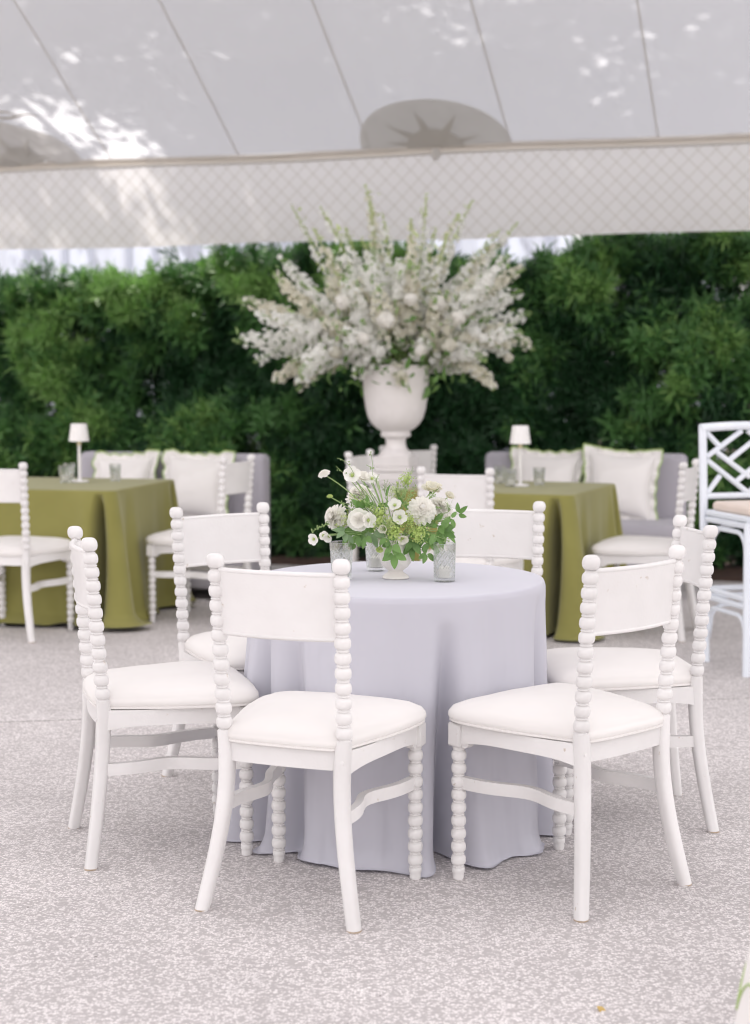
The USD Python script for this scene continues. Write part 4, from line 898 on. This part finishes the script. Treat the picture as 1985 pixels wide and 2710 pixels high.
def open_bloom(R, q, n=5, tilt=0.3, w=0.98):
    return cat_mesh(ring(petal(R, R * w, 0.12, 1.7, 7, 6, 0.12), n, tilt, 0.02 * R, 0, q.uniform(0, 6), q, 0.08) + (ring(petal(R * 0.9, R * w, 0.2, 1.7, 7, 6, 0.12), n, tilt + 0.35, 0.02 * R, 0.02 * R, q.uniform(0, 6), q, 0.08) if n > 5 else []))
def centre(R): return cat_mesh([T3(ICO.vertices * R * 0.22 + [0, 0, 0.12 * R], ICO.faces)] + [T3(ICO.vertices * R * 0.05 + np.array([math.cos(a) * R * 0.26, math.sin(a) * R * 0.26, 0.22 * R]), ICO.faces) for a in np.linspace(0, 6.28, 11)])
def stem_to(p, bend=(0, 0, 0.02), r=0.0016, start=None):
    s_ = HUB + np.array([np.clip((p[0] - HUB[0]) * 0.15, -0.025, 0.025), np.clip((p[1] - HUB[1]) * 0.15, -0.02, 0.02), 0]) if start is None else start
    return tube(bez(s_, (s_ * 0.5 + np.asarray(p) * 0.5) + np.array(bend), p, 12), r, 6)
def bloom(kind, x, y, rpx, face, dy=0.0, mt='white_petal', bend=(0, 0, 0.02)):
    p = P7(x, y, dy); R = rpx * K7 * (1.12 if kind in ('dahlia', 'ball', 'double') else 0.95); q = rr
    if kind == 'dahlia': m_ = dahlia(R, q)
    elif kind == 'ball': m_ = ball_bloom(R * 0.95, 40, int(x), 0.46)
    elif kind == 'double': m_ = open_bloom(R, q, 7, 0.25)
    elif kind == 'cup': m_ = open_bloom(R, q, 5, 0.75)
    elif kind == 'scab': m_ = cat_mesh([place(floret(5, R * 0.34, 0.5), np.array([math.cos(i * 2.4) * R * 0.82 * math.sqrt(i / 60), math.sin(i * 2.4) * R * 0.82 * math.sqrt(i / 60), R * 0.45 * (1 - i / 60)]), (math.cos(i * 2.4) * i / 60, math.sin(i * 2.4) * i / 60, 0.9), i) for i in range(60)])
    else: m_ = open_bloom(R, q, 5, 0.22)
    b = obj({'dahlia': 'dahlia', 'ball': 'peony', 'double': 'ranunculus', 'cup': 'cup_flower', 'scab': 'pincushion_flower'}.get(kind, 'open_flower'), place(m_, p, face, rr.uniform(0, 6)), mt, tb, smooth=60)
    if kind in ('open', 'cup'): obj('flower_centre', place(centre(R), p, face), 'lime_bloom', b, smooth=False)
    f_ = np.asarray(face, float) / np.linalg.norm(face)
    obj('stem', cat_mesh([stem_to(p - f_ * R * 0.15, bend)] + [T3(ICO.vertices * R * 0.16 + p - f_ * R * 0.16, ICO.faces)]), 'stem_green', b, smooth=50)
bloom('dahlia', 1090, 575, 112, (0.15, -0.85, 0.45), -0.035)
bloom('dahlia', 385, 635, 100, (-0.75, -0.55, 0.25), -0.005)
bloom('dahlia', 590, 465, 112, (-0.2, -0.5, 0.8), 0.075)
bloom('dahlia', 1240, 555, 92, (0.55, -0.5, 0.65), 0.04)
bloom('double', 1165, 425, 82, (0.2, -0.3, 0.9), 0.07, 'cream_petal')
bloom('double', 1290, 625, 62, (0.7, -0.5, 0.2), 0.06)
bloom('double', 450, 690, 75, (-0.5, -0.7, 0.1), 0.02)
bloom('open', 910, 640, 68, (0.05, -0.97, 0.2), -0.065)
bloom('open', 872, 545, 62, (-0.1, -0.75, 0.6), -0.05)
bloom('cup', 930, 808, 66, (0.15, -0.75, -0.25), -0.075, 'cream_petal')
bloom('cup', 790, 735, 58, (-0.4, -0.85, 0.0), -0.07, 'cream_petal')
bloom('double', 590, 665, 92, (-0.25, -0.9, 0.15), -0.06)
bloom('open', 655, 665, 70, (0.5, -0.85, 0.1), -0.075)
bloom('open', 527, 300, 80, (-0.1, -0.95, 0.35), 0.0)
bloom('double', 612, 325, 58, (0.1, -0.6, 0.8), 0.02)
bloom('open', 685, 330, 66, (0.25, -0.7, 0.7), 0.02)
bloom('scab', 300, 290, 54, (-0.35, -0.35, 0.8), -0.02, bend=(0.02, 0, 0.035))
bloom('scab', 345, 470, 26, (-0.1, -0.4, 0.9), -0.02, 'lime_bloom', bend=(0.0, 0, 0.02))
bloom('open', 218, 815, 55, (-0.5, -0.85, -0.1), -0.03, bend=(0, 0, 0.03))
bloom('cup', 345, 790, 62, (-0.3, -0.75, -0.45), -0.03)
bloom('open', 290, 785, 45, (0.4, -0.9, -0.1), -0.03)
bloom('cup', 750, 880, 48, (-0.1, -0.7, -0.7), -0.06, 'lime_bloom')
bloom('scab', 1345, 695, 28, (0.5, -0.7, 0.2), -0.02, 'green_bud')
bloom('double', 1310, 470, 40, (0.3, -0.5, 0.6), 0.05, 'cream_petal')
bloom('cup', 1225, 400, 40, (0.2, -0.3, 0.9), 0.06, 'cream_petal')
bloom('open', 700, 560, 45, (0.1, -0.8, 0.4), 0.03)
# compound leaves: three or five leaflets on a stalk
def spray(x, y, dirv, size, n, dy=-0.03, mt='bouquet_leaf', w=0.5, root=None):
    p = P7(x, y, dy); s_ = size * K7; d_ = np.array([dirv[0], dirv[2] if len(dirv) > 2 else -0.3, -dirv[1]], float); d_ /= np.linalg.norm(d_)
    nrm_ = np.array([0, -0.8, 0.6]) + rr.normal(0, 0.25, 3); sd = np.cross(nrm_, d_); sd /= np.linalg.norm(sd); nrm_ = np.cross(d_, sd)
    for i in range(n):
        a = 0 if n == 1 else (-1.15 + 2.3 * i / (n - 1)) + rr.normal(0, 0.12); ld = math.cos(a) * d_ + math.sin(a) * sd
        lm = leaf(s_ * rr.uniform(0.85, 1.1) * (1.12 if abs(a) < 0.4 else 0.92), s_ * w, rr.uniform(0.02, 0.3), 7, 0.22); F_ = np.stack([ld, np.cross(nrm_, ld), nrm_], 1)
        base = p + ld * s_ * 0.10 + nrm_ * rr.normal(0, 0.002)
        lm.vertices = lm.vertices @ F_.T + base; obj('leaf', lm, mt, tb, smooth=True)
    r0 = HUB + np.array([0, 0, -0.005]) if root is None else root
    obj('leaf_stalk', tube(bez(r0, (r0 + p) / 2 + np.array([0, 0, 0.015]), p, 9), 0.0011, 5), 'stem_green', tb)
for a in [(590, 570, (-0.6, -0.8), 105, 3), (640, 560, (0.1, -1), 95, 3), (1385, 610, (0.8, -0.6), 80, 3), (1330, 650, (0.9, 0.1), 75, 2), (470, 755, (-1, 0.2), 105, 4, -0.05, 'bouquet_leaf_grey'), (480, 775, (-0.6, 0.9), 90, 2, -0.05, 'bouquet_leaf_grey'),
          (852, 855, (-0.5, 1), 120, 3, -0.08), (865, 930, (0.0, 1), 125, 3, -0.08), (880, 860, (0.9, 0.35), 100, 2, -0.08), (1110, 850, (-0.8, 0.7), 95, 2, -0.05), (1130, 930, (0.1, 1), 85, 4, -0.06), (1150, 850, (0.7, 0.7), 100, 3, -0.05),
          (1230, 690, (0.9, -0.4), 115, 3, -0.02), (1250, 740, (1, 0.2), 120, 4, -0.03), (1200, 770, (0.8, 0.8), 120, 3, -0.03), (1180, 690, (0.5, -0.8), 90, 3, -0.02), (570, 780, (-0.8, 0.8), 110, 3, -0.04), (640, 790, (-0.3, 1), 100, 3, -0.05), (690, 760, (0.2, 1), 110, 3, -0.05, 'bouquet_leaf_grey'),
          (800, 480, (0.2, -1), 110, 1, 0.0), (810, 530, (-0.5, -0.7), 90, 2, 0.0), (940, 545, (0.4, -0.9), 80, 2, -0.02), (540, 740, (-0.5, 0.8), 130, 3, -0.02), (800, 800, (0.4, 1), 90, 3, -0.07), (1010, 830, (0.6, 0.9), 110, 3, -0.05), (980, 790, (0.4, 0.8), 110, 3, -0.04), (1290, 760, (0.8, 0.9), 95, 3, -0.02),
          (730, 560, (-0.2, -1), 90, 2, 0.03), (700, 700, (-0.9, 0.1), 100, 3, -0.03), (1080, 800, (0.7, 0.4), 120, 3, -0.03), (1000, 870, (0.4, 1), 100, 3, -0.04), (560, 850, (0.2, 1), 85, 2, -0.04), (1090, 700, (0.7, -0.1), 120, 3, 0.02), (620, 720, (-0.9, 0.3), 120, 3, 0.02), (870, 700, (0, -1), 90, 3, 0.0)]:
    spray(*a)
# frothy lime clusters and fine seed sprays
def froth(x, y, rpx, n, dy, mt, size=0.0022):
    p = P7(x, y, dy); R = rpx * K7; ms = []
    for i in range(n):
        o = rr.normal(0, 0.42, 3) * R; ms.append(place(floret(4, 1.25 * size * rr.uniform(0.7, 1.5), 0.3), p + o, o + [0, -0.4 * R, 0.5 * R], rr.uniform(0, 6)))
    for i in range(16):
        e = p + rr.normal(0, 0.35, 3) * R; ms.append(tube(np.array([p + (HUB - p) * 0.35, p + (HUB - p) * 0.1, e]), 0.0006, 4))
    obj('flower_cluster', cat_mesh(ms), mt, tb, smooth=False)
for a in [(865, 745, 85, 120, -0.07, 'lime_bloom'), (1060, 745, 90, 120, -0.06, 'lime_bloom'), (1060, 800, 60, 70, -0.06, 'lime_bloom'), (760, 600, 80, 110, -0.03, 'lime_bloom'), (715, 670, 75, 90, -0.05, 'lime_bloom'), (990, 560, 70, 90, 0.0, 'lime_bloom'), (960, 330, 65, 80, 0.02, 'lime_bloom'), (880, 440, 75, 70, 0.03, 'green_bud'), (480, 640, 55, 60, -0.02, 'green_bud'), (820, 690, 70, 80, -0.04, 'green_bud'), (975, 660, 70, 80, -0.05, 'lime_bloom')]:
    froth(a[0], a[1], a[2], int(a[3] * 1.7), *a[4:])
def seeds(x, y, rpx, n, dy, mt):
    p = P7(x, y, dy); R = rpx * K7; ms = []
    for i in range(n):
        e = p + np.array([rr.normal(0, 0.5), rr.normal(0, 0.4), rr.normal(0, 0.6)]) * R; ms.append(T3(ICO.vertices * 0.0011 + e, ICO.faces)); ms.append(tube(np.array([p - [0, 0, R * 0.9], (p + e) / 2 - [0, 0, R * 0.15], e]), 0.00035, 3))
    ms.append(stem_to(p - [0, 0, R * 0.9], r=0.0010)); obj('seed_spray', cat_mesh(ms), mt, tb, smooth=False)
for a in [(985, 290, 55, 26, 0.03), (900, 420, 75, 46, 0.02), (940, 440, 60, 30, 0.0), (720, 320, 40, 22, 0.0), (1310, 540, 60, 26, 0.0), (790, 390, 50, 20, 0.02), (790, 700, 55, 26, -0.08)]: seeds(*a, mt='stem_green')
def buds(tip, ctrl, root, n, mt='stem_green'):
    p = bez(P7(*root), P7(*ctrl), P7(*tip), 16); ms = [tube(p, 0.0008, 5)]
    for i in range(n):
        k = rr.integers(5, 16); o = rr.normal(0, 0.004, 3); ms.append(T3(ICO.vertices * np.array([0.0022, 0.0022, 0.003]) + p[k] + o, ICO.faces)); ms.append(tube(np.array([p[k], p[k] + o]), 0.0004, 3))
    obj('bud_stem', cat_mesh(ms), mt, tb, smooth=False)
buds((205, 755, -0.02), (300, 690, -0.02), (470, 640, -0.01), 30)
for q in range(26):
    a = rr.uniform(-0.35, math.pi + 0.35); R_ = rr.uniform(300, 470) * (0.75 + 0.25 * abs(math.cos(a)))
    tx, ty = 850 + R_ * math.cos(a) * 1.05, 690 - R_ * math.sin(a) * 0.92; dy = rr.uniform(-0.05, 0.06)
    buds((tx, ty, dy), (850 + (tx - 850) * 0.55 + rr.normal(0, 20), 690 + (ty - 690) * 0.6 - 35, dy), (850 + (tx - 850) * 0.15, 720, 0), 14, 'stem_green' if q % 3 else 'lime_bloom')
buds((675, 115, 0.0), (700, 220, 0), (690, 300, 0), 3); buds((640, 215, 0), (680, 235, 0), (695, 250, 0), 2)
buds((405, 160, 0), (500, 180, 0), (545, 300, 0), 3); buds((395, 225, 0), (440, 265, 0), (500, 330, 0), 3)
for (tx, ty, bx, by) in [(560, 350, 740, 590), (600, 340, 780, 600), (735, 350, 770, 600), (680, 360, 760, 590), (720, 340, 790, 610), (520, 350, 640, 520), (810, 400, 790, 560)]:
    obj('bare_stem', tube(bez(P7(bx, by, -0.02), P7((tx + bx) / 2 + 25, (ty + by) / 2, -0.02), P7(tx, ty, 0.0), 9), 0.0013, 6), 'stem_green', tb)

# ------------------------------------------------------------------ lattice-back bar stool, right edge
bs = thing('bar_stool', 'blue white bamboo style bar stool with lattice back cut by the right frame edge', 'bar stool', (0, 0, 0))
BL_, BD = np.array([1.580, 7.535]), np.array([0.262, -0.965])      # rear left foot, facing direction
BS = np.array([0.965, 0.262])
def bp(x, y, z_): return np.array([*(BL_ + BS * x + BD * y), z_])
W_, D_ = 0.44, 0.40
def cane(a, b, r=0.0155, n=10): 
    a, b = np.asarray(a), np.asarray(b); k = 8; pts = a + (b - a) * np.linspace(0, 1, k)[:, None]; return tube(pts, r, n)
for x in (0, W_):
    o = -1 if x == 0 else 1
    obj('rear_post', cane(bp(x, 0, 0), bp(x + 0.035 * o * 0 - 0.012, -0.05, 1.118), 0.0195), 'blue_white_cane', bs)
    obj('front_leg', cane(bp(x, D_, 0), bp(x, D_ - 0.01, 0.70), 0.0185), 'blue_white_cane', bs)
def pb(x, z_): return bp(x - 0.012 * (z_ / 1.118), -0.05 * (z_ / 1.118), z_)
obj('top_rail', tube(np.array([pb(x, 1.113 + 0.010 * math.sin(math.pi * q)) for q, x in zip(np.linspace(0, 1, 9), np.linspace(-0.012, W_ + 0.012, 9))]), 0.0205, 10), 'blue_white_cane', bs)
obj('lower_rail', cane(pb(0, 0.790), pb(W_, 0.790), 0.015), 'blue_white_cane', bs)
zA, zB = 0.795, 1.098
L2 = lambda fx, fz: pb(0.02 + fx * (W_ - 0.04), zA + fz * (zB - zA))
for (a, b) in [((0.0, 0.60), (0.46, 1.0)), ((0.0, 0.98), (0.16, 0.77)), ((0.54, 1.0), (1.0, 0.60)), ((1.0, 0.98), (0.84, 0.77)), ((0.10, 0.70), (0.56, 0.27)), ((0.28, 0.53), (0.66, 0.88)), ((0.0, 0.55), (0.54, 0.02)), ((0.0, 0.03), (0.17, 0.30)), ((0.38, 0.20), (0.90, 0.70)), ((1.0, 0.55), (0.54, 0.02)), ((1.0, 0.03), (0.83, 0.30)), ((0.90, 0.70), (0.60, 0.40))]:
    obj('lattice_bar', cane(L2(*a), L2(*b), 0.0125, 8), 'blue_white_cane', bs)
def soft_box(cx_, cy_, sx, sy, z0, z1, rad):
    sp = trimesh.creation.icosphere(2, rad).vertices; pts = []
    for a in (-1, 1):
        for b in (-1, 1):
            for z_ in (z0 + rad, z1 - rad): pts.append(sp + bp(cx_ + a * (sx / 2 - rad), cy_ + b * (sy / 2 - rad), z_))
    return trimesh.convex.convex_hull(np.vstack(pts))
obj('seat_cushion', soft_box(W_ / 2 + 0.005, D_ / 2 + 0.01, W_ + 0.0, D_ - 0.02, 0.725, 0.772, 0.022), 'tan_seat', bs, smooth=50)
for zz_ in (0.715, 0.684):
    for (a, b) in [((0, 0), (W_, 0)), ((0, 0), (0, D_)), ((W_, 0), (W_, D_)), ((0, D_), (W_, D_))]:
        obj('seat_rail', cane(bp(*a, zz_), bp(*b, zz_), 0.0145, 8), 'blue_white_cane', bs)
for (a, b) in [((0, 0), (0, D_)), ((0, D_), (W_, D_)), ((W_, 0), (W_, D_)), ((0, 0), (W_, 0))]:
    a, b = np.array(a), np.array(b); dd = b - a; L = np.linalg.norm(dd); dd = dd / L
    pts = [bp(*(a + dd * 0.025), 0.50)] + [bp(*(a + dd * (0.025 + 0.085 * (1 - math.cos(q)))), 0.565 + 0.085 * math.sin(q)) for q in np.linspace(0, np.pi / 2, 8)] + [bp(*(b - dd * (0.025 + 0.085 * (1 - math.cos(q)))), 0.565 + 0.085 * math.sin(q)) for q in np.linspace(np.pi / 2, 0, 8)] + [bp(*(b - dd * 0.025), 0.50)]
    obj('arch_brace', tube(np.array(pts), 0.011, 8), 'blue_white_cane', bs)
    for z_ in (0.315, 0.352):
        obj('foot_rail', cane(bp(*a, z_), bp(*b, z_), 0.0135, 8), 'blue_white_cane', bs)
    pts = [bp(*(a + dd * 0.024), 0.10)] + [bp(*(a + dd * (0.024 + 0.07 * (1 - math.cos(q)))), 0.20 + 0.07 * math.sin(q)) for q in np.linspace(0, np.pi / 2, 8)] + [bp(*(b - dd * (0.024 + 0.07 * (1 - math.cos(q)))), 0.20 + 0.07 * math.sin(q)) for q in np.linspace(np.pi / 2, 0, 8)] + [bp(*(b - dd * 0.024), 0.10)]
    obj('foot_brace', tube(np.array(pts), 0.010, 8), 'blue_white_cane', bs)

# ------------------------------------------------------------------ skirted ottoman at the lower right corner, fallen leaf
ot = thing('skirted_ottoman', 'white skirted ottoman with green embroidered scallops, lower right corner', 'ottoman', (1.014, 2.72, 0))
def skirt(th, q):
    z_ = 0.50 * q; r = 0.395 - 0.075 * q + 0.008 * np.sin(th * 7) * (1 - q)
    return np.stack([r * np.cos(th), r * np.sin(th), z_ + 0.003], -1)
obj('skirt', grid(skirt, np.linspace(0, 2 * np.pi, 96, endpoint=False), np.linspace(0, 1, 12), closed=True), 'pillow_white', ot, smooth=True)
obj('seat', lathe([(0.318, 0.495), (0.322, 0.510), (0.310, 0.530), (0.25, 0.545), (0.002, 0.55)], 64), 'pillow_white', ot, smooth=60)
for i in range(14):
    for z0 in (0.06, 0.22, 0.38):
        a0 = i * 2 * np.pi / 14 + (0.22 if z0 == 0.22 else 0); q = np.linspace(0, 1, 12)
        th = a0 + q * 2 * np.pi / 14; zz_ = (z0 + 0.075 * np.sin(np.pi * q) ** 0.8) / 0.5
        p = skirt(th, zz_); p[:, :2] *= 1.004; obj('embroidery', tube(p, 0.0022, 5), 'pillow_trim', ot)
lf = leaf(0.034, 0.017, 0.25, 6, 0.5); lf = place(lf, (0.481, 3.348, 0.006), (0.2, -0.3, 1), 0.6)
tag(obj('fallen_leaf', lf, 'dry_leaf', smooth=True), 'small dry yellow leaf on the patio near the bottom edge', 'leaf')
